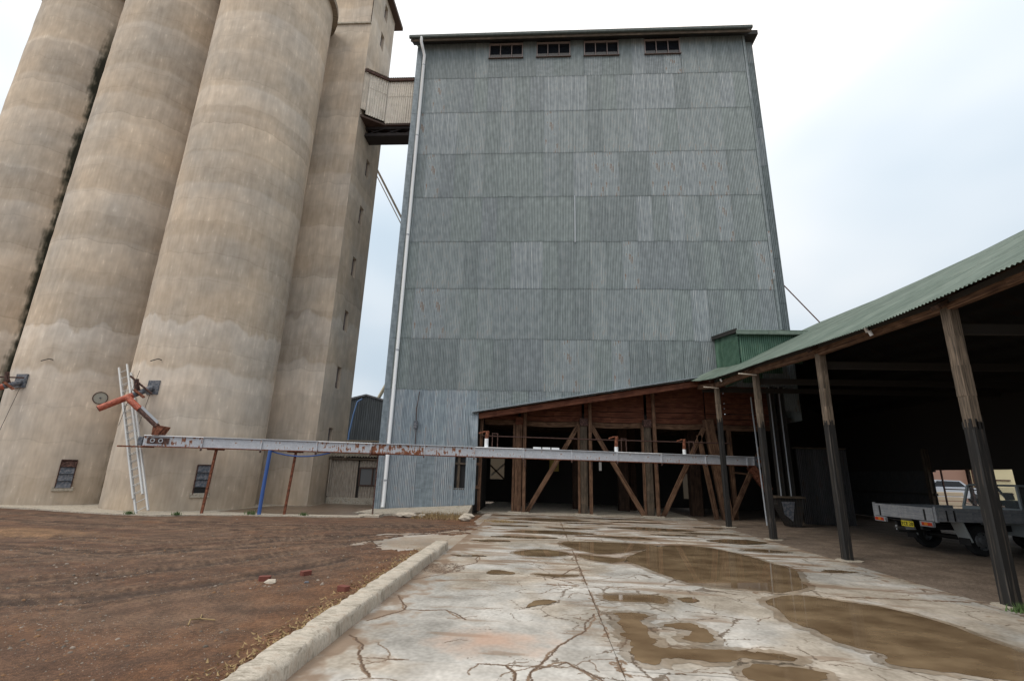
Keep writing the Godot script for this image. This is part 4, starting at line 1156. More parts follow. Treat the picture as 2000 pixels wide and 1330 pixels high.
func shed() -> void:
	var t := thing("open_shed", "long open fronted shed with green corrugated roof on black footed timber posts", "shed", Vector3(12, 0, -9))
	var ex := 6.4; var rx := 12.0
	var w := .762
	var z := 3.9
	while z > -21.0:
		var z2 := maxf(z - w, -21.02)
		for r in 3:
			var f0: float = [0.0, .36, .70][r]; var f1: float = [.37, .71, 1.0][r]
			var lift := .004 * (2 - r) + .012
			var P := func(f: float, zz: float) -> Vector3: return Vector3(lerpf(ex, rx, f), lerpf(eave_y(zz), ridge_y(zz), f) + lift - f * .002, zz)
			obj("roof_sheet", sheet(P.call(f0, z + .01) + Vector3(0, .008, 0), P.call(f0, z2 - .01) + Vector3(0, .008, 0), P.call(f1, z2 - .01), P.call(f1, z + .01), (z - z2) / .0762, .012, 6), GREEN[rng.randi() % 3], t)
		z = z2
	var s := begin()
	for i in 14:
		var za := 3.9 - i * 2.43; var zb := za - 2.43
		quad(s, Vector3(rx, ridge_y(za) - .06, za), Vector3(17.8, ridge_y(za) - 3.4, za), Vector3(17.8, ridge_y(zb) - 3.4, zb), Vector3(rx, ridge_y(zb) - .06, zb))
	obj("far_roof_slope", s, M.dark_iron, t)
	s = begin()
	quad(s, Vector3(11.4, 8.0, -21.0), Vector3(rx, 8.31, -20.9), Vector3(rx, 8.32, -30), Vector3(11.4, 8.0, -30)); obj("roof_strip", s, GREEN[0], t)
	for i in 12:
		var za := 3.9 - i * 2.08; var zb := za - 2.1
		s = begin()
		bar(s, Vector3(rx, ridge_y(za) - .02, za), Vector3(rx, ridge_y(zb) - .02, zb), .16, .05, .02, Vector3(1, .0, 0)); obj("ridge_cap", s, GREEN[i % 3], t)
	# posts: weathered above, tarred below, worn at the foot
	var px := 6.79
	for p in [[-18.86, 5.10, 3.72, .17, 0.0], [-15.42, 4.94, 3.22, .17, .0], [-11.86, 4.66, 2.95, .18, .012], [-8.04, 4.50, 2.54, .185, .008], [-4.2, 4.48, 2.6, .18, .0], [-.4, 4.48, 2.6, .18, .0], [3.4, 4.48, 2.6, .18, 0.0]]:
		var a := Vector3(px, -.02, p[0] - p[4] * 5); var m := Vector3(px, p[2], p[0]); var b := Vector3(px, p[1], p[0] + p[4] * 4)
		var n := 7
		s = begin()
		for i in 4: bar(s, m.lerp(b, i / 4.0), m.lerp(b, (i + 1) / 4.0) + Vector3(0, .001, 0), p[3] + rng.randf_range(-.006, .006), p[3] + rng.randf_range(-.006, .006), .02)
		var o := obj("post", s, M.post_grey, t)
		s = begin()
		bar(s, a, m + Vector3(0, -.001, 0), p[3] + .004, p[3] + .004, .02)
		for i in 14:      # the brush line ends unevenly
			var e := p[3] as float / 2 + .002; var hh := rng.randf_range(.03, .20); var u := rng.randf_range(-e + .02, e - .02)
			var fx := [Vector3(-e, 0, u), Vector3(u, 0, e), Vector3(e, 0, u), Vector3(u, 0, -e)][i % 4] as Vector3
			bar(s, m + fx + Vector3(0, -.03, 0), m + fx + Vector3(0, hh, 0), rng.randf_range(.015, .05), .006, 0, Vector3.BACK if i % 2 == 0 else Vector3.RIGHT)
		obj("tarred_foot", s, M.tar, o)
		s = begin()
		prism(s, Transform3D(Basis.IDENTITY, Vector3(px, -.02, p[0])), .5, .44, .032, .12); obj("post_pad", s, M.concrete, o)
	# eave beam, in lengths between the posts, and rafters
	var bz := [-20.9, -18.86, -15.42, -11.86, -8.04, -4.2, -.4, 3.6]
	for i in bz.size() - 1:
		var a := Vector3(px - .02, [5.44, 5.14, 5.0, 4.72, 4.56, 4.54, 4.54, 4.54][i] + .0, bz[i] + .01); var b := Vector3(px - .02, [5.44, 5.14, 5.0, 4.72, 4.56, 4.54, 4.54, 4.54][i + 1], bz[i + 1] - .01)
		s = begin(); bar(s, a, b, .2, .13, .012, Vector3.UP); obj("eave_beam", s, M.brown_timber, t)
		s = begin(); bar(s, Vector3(ex + .3, eave_y(a.z) + .06, a.z), Vector3(ex + .3, eave_y(b.z) + .06, b.z), .08, .05, 0, Vector3.UP); obj("batten", s, M.dark, t)
	for zz in bz:
		s = begin(); bar(s, Vector3(6.5, eave_y(zz) - .06, zz + .12), Vector3(rx, ridge_y(zz) - .2, zz + .12), .16, .07); obj("rafter", s, M.beam_timber, t)
		s = begin(); bar(s, Vector3(6.95, eave_y(zz) - .35, zz - .14), Vector3(17.2, eave_y(zz) - .35, zz - .14), .18, .07, 0, Vector3.UP); obj("tie_beam", s, M.dark, t)
	for f in [.2, .4, .6, .8]:
		s = begin(); bar(s, Vector3(lerpf(ex, rx, f), lerpf(eave_y(-20.0), ridge_y(-20.0), f) - .22, -20.8), Vector3(lerpf(ex, rx, f), lerpf(eave_y(-11.0), ridge_y(-11.0), f) - .2, -11.0), .08, .06, 0, Vector3.UP); obj("purlin", s, M.beam_timber, t)
		s = begin(); bar(s, Vector3(lerpf(ex, rx, f), lerpf(eave_y(-11.0), ridge_y(-11.0), f) - .26, -11.0), Vector3(lerpf(ex, rx, f), lerpf(eave_y(3.0), ridge_y(3.0), f) - .12, 3.8), .08, .06, 0, Vector3.UP); obj("purlin", s, M.beam_timber, t)
	# far side wall: low iron, dark boards above, one opening to the street
	for i in 8:
		var za := -22.95 - i * .8
		for r in 2:
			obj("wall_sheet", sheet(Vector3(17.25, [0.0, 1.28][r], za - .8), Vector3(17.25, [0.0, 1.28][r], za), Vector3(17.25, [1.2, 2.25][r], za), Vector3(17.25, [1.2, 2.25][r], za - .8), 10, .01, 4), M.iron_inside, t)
	s = begin(); box(s, Vector3(17.2, 1.25, -26.2), Vector3(.1, .1, 6.6)); obj("wall_rail", s, M.dark, t)
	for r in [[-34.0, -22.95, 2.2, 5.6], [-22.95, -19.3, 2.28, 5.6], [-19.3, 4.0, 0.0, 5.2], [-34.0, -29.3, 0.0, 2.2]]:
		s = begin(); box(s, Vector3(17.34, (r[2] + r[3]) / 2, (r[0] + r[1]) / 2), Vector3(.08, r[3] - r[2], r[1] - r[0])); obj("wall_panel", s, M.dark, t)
	for zp in [[-23.15, 3.2, .2], [-21.1, 2.3, .1], [-20.55, 2.3, .16], [-22.45, 2.3, .05]]:
		s = begin(); box(s, Vector3(17.2, zp[1] / 2, zp[0]), Vector3(zp[2], zp[1], zp[2])); obj("wall_post", s, M.grey_timber if zp[1] > 3 else M.rust_dark, t)
	for zp in [-20.9, -21.9]:
		s = begin(); box(s, Vector3(17.2, 1.5, zp), Vector3(.04, .04, 1.0)); obj("wall_bar", s, M.rust_dark, t)
	# end walls
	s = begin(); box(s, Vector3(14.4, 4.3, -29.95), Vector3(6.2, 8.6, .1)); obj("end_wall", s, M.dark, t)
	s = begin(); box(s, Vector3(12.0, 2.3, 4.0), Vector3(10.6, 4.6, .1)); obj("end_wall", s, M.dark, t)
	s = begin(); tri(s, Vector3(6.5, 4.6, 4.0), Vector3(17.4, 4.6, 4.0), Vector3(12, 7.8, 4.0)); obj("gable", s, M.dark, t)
	# corrugated partition
	for i in 3:
		var x := 10.45 + i * .66
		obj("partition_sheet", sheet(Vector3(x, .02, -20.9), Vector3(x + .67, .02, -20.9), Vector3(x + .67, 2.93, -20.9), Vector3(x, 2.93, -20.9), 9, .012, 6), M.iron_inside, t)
	s = begin(); box(s, Vector3(11.4, 2.98, -20.9), Vector3(2.1, .06, .08)); obj("partition_rail", s, M.grey_timber, t)
	# fluorescent tubes left on the eave beam, unlit, and insulators
	for q in [[-18.6, 4.98], [-15.3, 4.82]]:
		s = begin(false); tube(s, [Vector3(6.72, q[1], q[0] + .1), Vector3(6.15, q[1] + .03, q[0] + .16)], .02, 8); obj("bracket_arm", s, M.off_white, t)
	for q in [[-17.9, 5.12], [-9.8, 4.62], [-9.7, 4.52]]:
		s = begin(false); tube(s, [Vector3(6.64, q[1], q[0]), Vector3(6.6, q[1] + .1, q[0])], .035, 8); obj("insulator", s, M.white, t)

	# green roof box against the tower
	var g := thing("green_annex", "small green iron clad roof box against the foot of the iron tower", "annex", Vector3(9.6, 5.6, -19.7))
	var gx := 7.63; var zf := -18.5
	obj("wall_sheet", sheet(Vector3(gx, 5.6, -20.95), Vector3(gx, 5.4, -20.1), Vector3(gx, 7.48, -20.1), Vector3(gx, 7.6, -20.95), 11, .012, 6), M.green_wall, g)
	s = begin()
	slabxy(s, Transform3D(Basis(Vector3(0, 0, 1), Vector3(0, 1, 0), Vector3(-1, 0, 0)), Vector3(gx, 0, 0)), [Vector2(-20.1, 5.3), Vector2(zf, 5.3), Vector2(zf, 7.16), Vector2(-20.1, 7.48)], -.0, .02)
	obj("flat_sheet", s, M.green_wall, g)
	for i in 5:
		var x := gx + .02 + i * .76
		obj("wall_sheet", sheet(Vector3(x, 5.2 + i * .38, zf), Vector3(x + .76, 5.2 + i * .38, zf), Vector3(x + .76, 7.16, zf), Vector3(x, 7.16, zf), 10, .012, 6), M.green_wall, g)
	s = begin(); bar(s, Vector3(gx - .1, 7.66, -21.0), Vector3(gx - .1, 7.24, zf + .15), .16, .05, 0, Vector3.UP); obj("verge", s, M.dark_iron, g)
	for i in 5:
		var x := gx - .1 + i * .8
		obj("roof_sheet", sheet(Vector3(x, 7.22, zf + .2), Vector3(x + .81, 7.22, zf + .2), Vector3(x + .81, 7.72, -20.98), Vector3(x, 7.72, -20.98), 10, .012, 6), GREEN[i % 3], g)
	for i in 2:
		s = begin()
		bar(s, Vector3(gx - .12 + i * 1.2, 7.16, zf + .2), Vector3(gx + 1.07 + i * 3.0, 7.16, zf + .2), .17, .03, 0, Vector3.UP); obj("fascia", s, GREEN[1], g)
	s = begin(); box(s, Vector3(10.4, 7.9, -20.6), Vector3(.16, .1, .2)); obj("lamp_bracket", s, M.black, g)

# ---------------------------------------------------------------- conveyor
func bz_at(x: float) -> float: return -16.2 - .232 * (x + 14.0)

func conveyor() -> void:
	var t := thing("conveyor", "long white painted steel conveyor trough on thin posts, crossing in front of both towers", "conveyor", Vector3(-2.5, 0, -18.9))
	var dirx := Vector3(1, 0, -.232).normalized(); var outw := Vector3(.232, 0, 1).normalized()
	var at := func(x: float, y: float, o := 0.0) -> Vector3: return Vector3(x, y, bz_at(x)) + outw * o
	var s := begin()
	# trough panels bolted end to end
	var x := -13.75; var i := 0
	while x < 8.9:
		var x2 := minf(x + [1.86, 1.9, 1.84][i % 3], 8.95)
		var m: Material = M.paint0 if i % 2 else M.paint1
		if x > -9.2 and x < -6.6: m = M.paint2
		if x > -6.8 and x < -5.6: m = M.paint3
		if x > -5.6 and x < -2.9: m = M.paint2
		if x < -13.5: m = M.paint2
		s = begin()
		var a: Vector3 = at.call(x + .004, 2.405, .13); var b: Vector3 = at.call(x2 - .004, 2.405, .13)
		var u0 := rng.randf()
		for f in [[.0, .17, 1], [-.27, .17, -1]]:
			var n: Vector3 = outw * f[0]
			var p := [a + n + Vector3.DOWN * f[1], b + n + Vector3.DOWN * f[1], b + n + Vector3.UP * f[1], a + n + Vector3.UP * f[1]]
			if f[2] > 0: quad(s, p[0], p[1], p[2], p[3], Vector2(u0, 1), Vector2(u0 + 1, 1), Vector2(u0 + 1, 0), Vector2(u0, 0))
			else: quad(s, p[1], p[0], p[3], p[2])
		obj("trough_panel", s, m, t)
		s = begin(); bar(s, at.call(x + .01, 2.585, .0), at.call(x2 - .008, 2.585, .0), .03, .36, .006, Vector3.UP); obj("lid", s, M.silver if i % 3 else M.white, t)
		s = begin(); bar(s, at.call(x + .01, 2.225, .0), at.call(x2 - .008, 2.225, .0), .03, .34, 0, Vector3.UP); obj("bottom_flange", s, M.rust, t)
		s = begin(); bar(s, at.call(x2 - .03, 2.20, .15), at.call(x2 - .03, 2.57, .15), .06, .03, .004, dirx); obj("joint_flange", s, m, t)
		s = begin(); bar(s, at.call(x2 - .03, 2.12, .14), at.call(x2 - .03, 2.20, .14), .05, .04, 0, dirx); obj("bolt_lug", s, M.rust_dark, t)
		x = x2; i += 1
	s = begin(); bar(s, at.call(-13.92, 2.40), at.call(-13.78, 2.40), .3, .26, .02, Vector3.UP); obj("end_box", s, M.plate, t)
	s = begin(); bar(s, at.call(-14.5, 2.2, .1), at.call(-13.4, 2.2, .1), .06, .05); obj("end_bar", s, M.rust, t)
	# take-up frame on the end of the trough
	s = begin(); bar(s, at.call(-13.62, 2.42, .15), at.call(-12.95, 2.42, .15), .2, .02, .005, Vector3.UP); obj("take_up_frame", s, M.rust_dark, t)
	for e in [-13.45, -13.2]:
		s = begin(false); lathe(s, Transform3D(Basis(dirx, outw, -Vector3.UP), at.call(e, 2.42, .16)), [Vector2(.075, 0), Vector2(.075, .02), Vector2(.05, .02), Vector2(.05, 0)], 16); obj("take_up_ring", s, M.silver, t)
	# posts
	var feet := [[-11.5, .08, M.rust], [-8.9, .08, M.rust], [-6.07, .05, M.rust_dark]]
	for f in feet:
		s = begin(); bar(s, at.call(f[0] - (.08 if f[0] < -7 else -.02), -.02), at.call(f[0] + .02, 2.21), f[1], f[1], .008, dirx); obj("support_post", s, f[2], t)
		s = begin(); bar(s, at.call(f[0] - .25, 2.19), at.call(f[0] + .25, 2.19), .05, .2, 0, Vector3.UP); obj("post_head", s, M.rust, t)
	s = begin(); box(s, at.call(-6.1, .04), Vector3(.75, .12, .5), .02); obj("post_pad", s, M.concrete, t)
	# spouts with handwheels standing on the trough
	for v in [-2.12, 3.05, 5.95]:
		s = begin(false); tube(s, [at.call(v, 2.6), at.call(v, 2.93 if v < 0 else 2.8)], .075, 12); var o := obj("spout", s, M.white, t)
		s = begin(false); tube(s, [at.call(v, 2.93 if v < 0 else 2.8), at.call(v + .02, 3.1), at.call(v + .04, 3.2)], .07, 10); obj("spout_neck", s, M.rust, o)
		s = begin(false); tube(s, [at.call(v + .08, 3.2), at.call(v - .1, 3.19), at.call(v - .3, 3.12)], .03, 8); obj("spout_lever", s, M.rust, o)
		for dx in [.22, .42]:
			s = begin(); bar(s, at.call(v + dx, 2.6), at.call(v + dx, 3.14), .03, .03); obj("guard_bar", s, M.rust_dark, t)
		s = begin(); bar(s, at.call(v + .2, 3.14), at.call(v + .44, 3.14), .03, .03); obj("guard_bar", s, M.rust_dark, t)
	for k in 3:
		s = begin(); bar(s, at.call(-.32 + k * .36, 2.64, .08), at.call(-.02 + k * .36, 2.64, .08), .07, .05, 0, Vector3.UP); obj("lid_clip", s, M.white, t)
	# pull rail over the trough
	s = begin(false); tube(s, [Vector3(-2.6, 3.2, -21.2), Vector3(2.0, 3.17, -21.5), Vector3(7.5, 3.15, -21.7), Vector3(8.2, 3.15, -21.7)], .028, 8); obj("pull_rail", s, M.rust_dark, t)
	# drop head and chute at the far end
	s = begin(); bar(s, at.call(8.95, 2.4), at.call(9.3, 2.4), .42, .34, .03, Vector3.UP); obj("drive_head", s, M.plate, t)
	s = begin(false); tube(s, [at.call(9.12, 2.42, .17), at.call(9.12, 2.42, .21)], .09, 14); obj("bearing", s, M.rust, t)
	s = begin(); bar(s, at.call(8.85, 2.2), at.call(9.55, 1.25), .34, .3, .03); obj("drop_chute", s, M.rust, t)
	s = begin(); bar(s, at.call(8.0, 1.95), at.call(8.9, 1.85), .06, .06, 0, Vector3.UP); obj("chute_bar", s, M.brown_timber, t)
	# bucket elevator boot under the shed roof
	var e := thing("elevator_boot", "steel elevator boot with two tall casings in the shadow behind the second shed post", "elevator", Vector3(9.45, 0, -20.1))
	s = begin(); var zb := -19.9
	slabxy(s, Transform3D(Basis.IDENTITY, Vector3(9.45, 0, zb)), [Vector2(-.12, .02), Vector2(.28, .02), Vector2(.42, .62), Vector2(.42, 1.02), Vector2(-.5, 1.02), Vector2(-.5, .78)], -.25, .25); obj("boot", s, M.dark_iron, e)
	s = begin(); slabxy(s, Transform3D(Basis.IDENTITY, Vector3(9.45, 0, zb)), [Vector2(-.3, .45), Vector2(-.02, .2), Vector2(.12, .9), Vector2(-.36, .9)], .255, .27); obj("boot_door", s, M.plate, e)
	s = begin(); box(s, Vector3(9.42, 1.06, zb), Vector3(1.1, .08, .6)); obj("boot_frame", s, M.grey_timber, e)
	for xx in [9.25, 9.62]:
		s = begin(); box(s, Vector3(xx, 3.2, zb), Vector3(.2, 4.2, .25), .01); obj("casing", s, M.dark_iron, e)
		s = begin(); box(s, Vector3(xx - .09, 3.2, zb + .14), Vector3(.03, 4.2, .03)); obj("casing_edge", s, M.silver, e)
	s = begin(false); tube(s, [Vector3(8.62, 0, -20.0), Vector3(8.52, 4.9, -20.0)], .03, 8); single("thin_pole", s, M.silver, "thin grey pole standing under the shed roof between the first two posts", "pole")
	# blue pipe leaning on the trough, with the slack hose under it
	s = begin(false); tube(s, [at.call(-9.74, .0, .15), at.call(-9.72, 1.2, .17), at.call(-9.68, 2.22, .2)], .062, 12); single("blue_pipe", s, M.blue, "bright blue pipe standing between the conveyor posts in front of the first silo", "pipe")
	s = begin(false)
	var hp: Array = []
	for k in 9:
		var f := k / 8.0
		hp.append(at.call(lerpf(-9.7, -7.7, f), 2.2 - .16 * 4 * f * (1 - f), .12))
	tube(s, hp, .025, 8); single("slack_hose", s, M.blue, "slack blue hose hooked under the conveyor trough", "hose")

# ---------------------------------------------------------------- outlet pipes and ladder on the silos
func outlet(t: Node3D, base: Vector3, tip: Vector3, plate: Array, up: float) -> void:
	var s := begin()
	slabxy(s, Transform3D(Basis(Vector3.UP, deg_to_rad(plate[3])), plate[0]), [Vector2(-plate[1], -plate[2]), Vector2(plate[1], -plate[2]), Vector2(plate[1], plate[2]), Vector2(-plate[1], plate[2])], .0, .06)
	obj("wall_plate", s, M.plate, t)
	s = begin(false); tube(s, [base, base.lerp(tip, .42)], .10, 14); obj("collar_pipe", s, M.plate, t)
	s = begin(false); tube(s, [base.lerp(tip, .38), tip], .112, 14, false); var o := obj("outlet_pipe", s, M.red_pipe, t)
	s = begin(false); tube(s, [base.lerp(tip, .7), tip + (tip - base).normalized() * -.004], .095, 14, false); obj("pipe_bore", s, M.black, o)
	var q := base.lerp(tip, .3)
	s = begin(); bar(s, q + Vector3(-.02, .05, .02), q + Vector3(-.1, .52, .06), .12, .10, .01); obj("lever_post", s, M.rust_dark, t)
	s = begin(); bar(s, q + Vector3(.12, -.05, -.05), q + Vector3(.0, .46, .12), .035, .03); obj("stay", s, M.rust_dark, t)
	s = begin(); bar(s, q + Vector3(-.02, .12, .16), q + Vector3(.3, -.14, .0), .035, .1); obj("strap", s, M.rust, t)
	s = begin(); bar(s, q + Vector3(-.32, .62 * up, .12), q + Vector3(.46, .62 * (1 - up) + .02, -.1), .05, .05); obj("lever", s, M.rust_dark, t)

func chutes_and_ladder() -> void:
	var t := thing("grain_outlet", "red outlet pipe with a branch chute on the silo behind the white ladder", "outlet pipe", Vector3(-14.4, 4.3, -16.7), "red outlet pipes on the silos")
	var base := Vector3(-14.36, 4.36, -16.78); var tip := Vector3(-15.19, 3.46, -15.9)
	outlet(t, base, Vector3(-15.3, 3.42, -15.75), [Vector3(-14.38, 4.37, -16.86), .23, .26, -2.0], 1.0)
	var j := Vector3(-14.66, 3.88, -16.12); var k := Vector3(-13.38, 2.9, -16.2)
	var s := begin(false); tube(s, [j, j.lerp(k, .42)], .105, 14); obj("branch_pipe", s, M.red_pipe, t)
	s = begin(false); tube(s, [j.lerp(k, .38), k], .088, 12); var b := obj("branch_chute", s, M.rust_dark, t)
	s = begin(); bar(s, j.lerp(k, .42) + Vector3(.05, .08, .03), j.lerp(k, .97) + Vector3(.05, .08, .03), .12, .02, 0, Vector3(.6, .77, 0)); obj("chute_lid", s, M.silver, b)
	s = begin()
	slabxy(s, Transform3D(Basis.IDENTITY, Vector3(-13.34, 2.6, -16.3)), [Vector2(-.14, 0), Vector2(.1, 0), Vector2(.26, .3), Vector2(.1, .32), Vector2(-.16, .36)], -.16, .16); obj("hopper", s, M.rust, t)
	for q in [[Vector3(-14.6, 4.9, -16.3), Vector3(-14.9, 2.9, -16.3)], [Vector3(-14.35, 4.1, -16.7), Vector3(-14.6, 2.6, -16.75)]]:
		s = begin(false); tube(s, [q[0], q[1]], .008, 5); obj("pull_cord", s, M.black, t)
	var t2 := thing("grain_outlet", "red outlet pipe with blue grey wall plate cut by the left edge", "outlet pipe", Vector3(-20.1, 4.5, -17.2), "red outlet pipes on the silos")
	outlet(t2, Vector3(-20.2, 4.56, -17.3), Vector3(-21.0, 3.95, -16.4), [Vector3(-20.3, 4.62, -17.37), .27, .27, -8.0], .5)
	s = begin(false); tube(s, [Vector3(-20.1, 4.3, -17.2), Vector3(-20.9, .2, -17.25)], .008, 5); obj("pull_cord", s, M.black, t2)
	# extension ladder
	var l := thing("extension_ladder", "tall white extension ladder leaning crookedly against the first silo", "ladder", Vector3(-13.35, 0, -15.95))
	var p := Vector3(-13.0, .07, -15.9); var q := Vector3(-16.05, 5.22, -17.2)
	var y := (q - p).normalized()
	var side := (Vector3(.93, .45, -.1)).normalized(); side = (side - y * side.dot(y)).normalized()
	var nn := side.cross(y).normalized()
	if nn.z < 0: nn = -nn
	var len := p.distance_to(q)
	for sec in 2:
		var off := nn * (.06 * sec) + side * (.01 if sec == 0 else -.02); var hw: float = .19 if sec == 0 else .15
		var a := 0.0 if sec == 0 else len * .1; var c := len * .93 if sec == 0 else len
		for e in [-1, 1]:
			s = begin(); bar(s, p + y * a + off + side * hw * e, p + y * c + off + side * hw * e, .055, .07, .006, side); obj("rail", s, M.alu, l)
		var n := int((c - a) / .30)
		for i in n:
			var h := a + .16 + i * .30
			s = begin(false); tube(s, [p + y * h + off - side * hw, p + y * h + off + side * hw], .014, 6, false); obj("rung", s, M.alu, l)

# ---------------------------------------------------------------- the ute
func ute() -> void:
	var t := thing("flat_tray_ute", "silver flat tray ute parked inside the open shed, tail towards the yard", "ute", Vector3(9.62, 0, -14.1))
	t.rotation.y = .10
	var X := Transform3D.IDENTITY
	var body := mat(Color(.40, .44, .45), .35); body.metallic = .2
	var alu := textured(tex(timber_texture(91, 150, 152, 156, .35)), Color.WHITE, .5)
	var s := begin(); box(s, Vector3(1.2, .84, 0), Vector3(2.36, .07, 2.0), .01); obj("tray_floor", s, alu, t, true)
	s = begin(); box(s, Vector3(-.015, .945, 0), Vector3(.035, .32, 1.9), .008); var tg := obj("tailgate", s, alu, t, true)
	for z in [-.72, .72]:
		s = begin(); box(s, Vector3(-.045, .93, z), Vector3(.02, .26, .035)); obj("latch", s, M.black, tg, true)
	for sd in [-1, 1]:
		s = begin(); box(s, Vector3(.02, .95, sd * .98), Vector3(.07, .37, .06), .01); obj("corner_stake", s, alu, t, true)
		for q in [[.06, .5], [.52, 2.36]]:
			s = begin(); box(s, Vector3((q[0] + q[1]) / 2, .945, sd * .995), Vector3(q[1] - q[0] - .01, .32, .035), .008); var o := obj("side_panel", s, alu, t, true)
			for x in [q[1] - .05, lerpf(q[0], q[1], .45)]:
				s = begin(); box(s, Vector3(x, .93, sd * 1.018), Vector3(.03, .25, .015)); obj("latch", s, M.black, o, true)
		s = begin(); box(s, Vector3(-.03, .71, sd * .74), Vector3(.06, .13, .38), .01); var lb := obj("lamp_box", s, alu, t, true)
		s = begin(); box(s, Vector3(-.062, .71, sd * .76), Vector3(.012, .08, .30), .004); obj("tail_lamp", s, mat(Color(.45, .05, .02), .25), lb, true)
		s = begin(); box(s, Vector3(-.068, .71, sd * .74), Vector3(.012, .07, .09), .004); obj("indicator", s, mat(Color(.60, .20, .03), .25), lb, true)
		# mudguard: sloping plate and flap
		s = begin(); bar(s, Vector3(.86, .32, sd * .78), Vector3(.70, .78, sd * .78), .035, .34, .005); obj("mudguard", s, body, t, true)
		s = begin(); box(s, Vector3(.82, .36, sd * .78), Vector3(.02, .24, .3)); obj("mud_flap", s, M.rubber, t, true)
		for x in [1.22, 4.1]:
			wheel(t, Vector3(x, .345, sd * .74), sd)
	# number plate and tow ball
	s = begin(); box(s, Vector3(-.02, .66, .12), Vector3(.012, .14, .38), .004); var pl := obj("number_plate", s, mat(Color(.62, .52, .04), .5), t, true)
	var tm := TextMesh.new(); tm.text = "YCE 20"; tm.font_size = 32; tm.pixel_size = .0037; tm.depth = .003
	var fo := SystemFont.new(); fo.font_names = PackedStringArray(["Droid Sans"]); fo.font_weight = 700; tm.font = fo
	tm.material = M.black
	var tl := MeshInstance3D.new(); tl.mesh = tm; tl.name = "lettering"; pl.add_child(tl, true)
	tl.position = Vector3(-.029, .66, .12); tl.rotation.y = -PI / 2
	s = begin(); bar(s, Vector3(.5, .46, -.1), Vector3(-.14, .46, -.1), .08, .06); obj("tow_bar", s, M.black, t, true)
	s = begin(false); lathe(s, Transform3D(Basis.IDENTITY, Vector3(-.15, .49, -.1)), [Vector2(.02, 0), Vector2(.016, .05), Vector2(.03, .06), Vector2(.036, .085), Vector2(.03, .11), Vector2(.001, .125)], 12); obj("tow_ball", s, M.steel, t, true)
	for z in [-.4, .4]:
		s = begin(); box(s, Vector3(2.6, .62, z), Vector3(5.0, .14, .08)); obj("chassis_rail", s, M.black, t, true)
	s = begin(false); tube(s, [Vector3(1.22, .36, -.7), Vector3(1.22, .36, .7)], .06, 8); obj("axle", s, M.black, t, true)
	# cab: lower body, glasshouse of pillars, roof, bonnet
	s = begin()
	slabxy(s, X, [Vector2(2.46, .45), Vector2(3.75, .45), Vector2(3.86, .72), Vector2(3.98, 1.1), Vector2(2.46, 1.12)], -.80, .80); obj("cab", s, body, t, true)
	s = begin()
	slabxy(s, X, [Vector2(3.86, .74), Vector2(4.6, .74), Vector2(5.0, .5), Vector2(5.05, .88), Vector2(4.9, 1.0), Vector2(3.99, 1.1)], -.78, .78); obj("bonnet", s, body, t, true)
	s = begin()
	slabxy(s, X, [Vector2(2.58, 1.66), Vector2(3.45, 1.66), Vector2(3.4, 1.70), Vector2(2.66, 1.715)], -.66, .66); obj("cab_roof", s, body, t, true)
	for sd in [-1, 1]:
		for q in [[Vector3(2.49, 1.1, .78), Vector3(2.62, 1.68, .66), .07], [Vector3(3.98, 1.09, .78), Vector3(3.43, 1.68, .66), .06], [Vector3(3.18, 1.1, .785), Vector3(3.12, 1.68, .665), .06]]:
			var a: Vector3 = q[0]; var b: Vector3 = q[1]; a.z *= sd; b.z *= sd
			s = begin(); bar(s, a, b, q[2], .05, .01); obj("pillar", s, body, t, true)
		s = begin(); box(s, Vector3(2.9, .85, sd * .803), Vector3(.84, .5, .012), .004); var d := obj("door", s, body, t, true)
		s = begin(); box(s, Vector3(2.75, 1.02, sd * .825), Vector3(.14, .03, .03), .008); obj("handle", s, M.black, d, true)
		s = begin(); box(s, Vector3(3.75, 1.2, sd * .95), Vector3(.08, .16, .2), .03); obj("mirror", s, M.black, t, true)
	var gl := mat(Color(.75, .85, .85), .02); gl.transparency = BaseMaterial3D.TRANSPARENCY_ALPHA; gl.albedo_color.a = .12
	s = begin(); quad(s, Vector3(2.5, 1.14, .72), Vector3(2.5, 1.14, -.72), Vector3(2.61, 1.64, -.62), Vector3(2.61, 1.64, .62)); obj("rear_window", s, gl, t, true)
	s = begin(); quad(s, Vector3(3.96, 1.12, -.72), Vector3(3.96, 1.12, .72), Vector3(3.44, 1.64, .62), Vector3(3.44, 1.64, -.62)); obj("windscreen", s, gl, t, true)
	for z in [-.36, .36]:
		s = begin(); bar(s, Vector3(2.85, .9, z), Vector3(2.7, 1.3, z), .1, .44, .03); var st := obj("seat", s, M.black, t, true)
		s = begin(); bar(s, Vector3(2.69, 1.33, z), Vector3(2.66, 1.5, z), .08, .24, .03); obj("headrest", s, M.rubber, st, true)

func wheel(t: Node3D, c: Vector3, sd: int) -> void:
	var xf := Transform3D(Basis(Vector3(1, 0, 0), Vector3(0, 0, sd), Vector3(0, -sd, 0)), c)
	var s := begin(false)
	lathe(s, xf, [Vector2(.20, -.1), Vector2(.33, -.1), Vector2(.35, -.06), Vector2(.35, .06), Vector2(.33, .105), Vector2(.21, .11), Vector2(.205, .08)], 32)
	var w := obj("wheel", s, M.rubber, t, true)
	s = begin(false)
	lathe(s, xf, [Vector2(.208, .105), Vector2(.20, .08), Vector2(.185, .04), Vector2(.14, .07), Vector2(.085, .075), Vector2(.08, .11), Vector2(.05, .12), Vector2(.001, .12)], 32)
	var r := obj("rim", s, M.steel, w, true)
	for k in 6:
		s = begin(false)
		tube(s, [xf * Vector3(cos(TAU * k / 6) * .165, .052, sin(TAU * k / 6) * .165), xf * Vector3(cos(TAU * k / 6) * .165, .062, sin(TAU * k / 6) * .165)], .02, 8)
		obj("rim_hole", s, M.black, r, true)

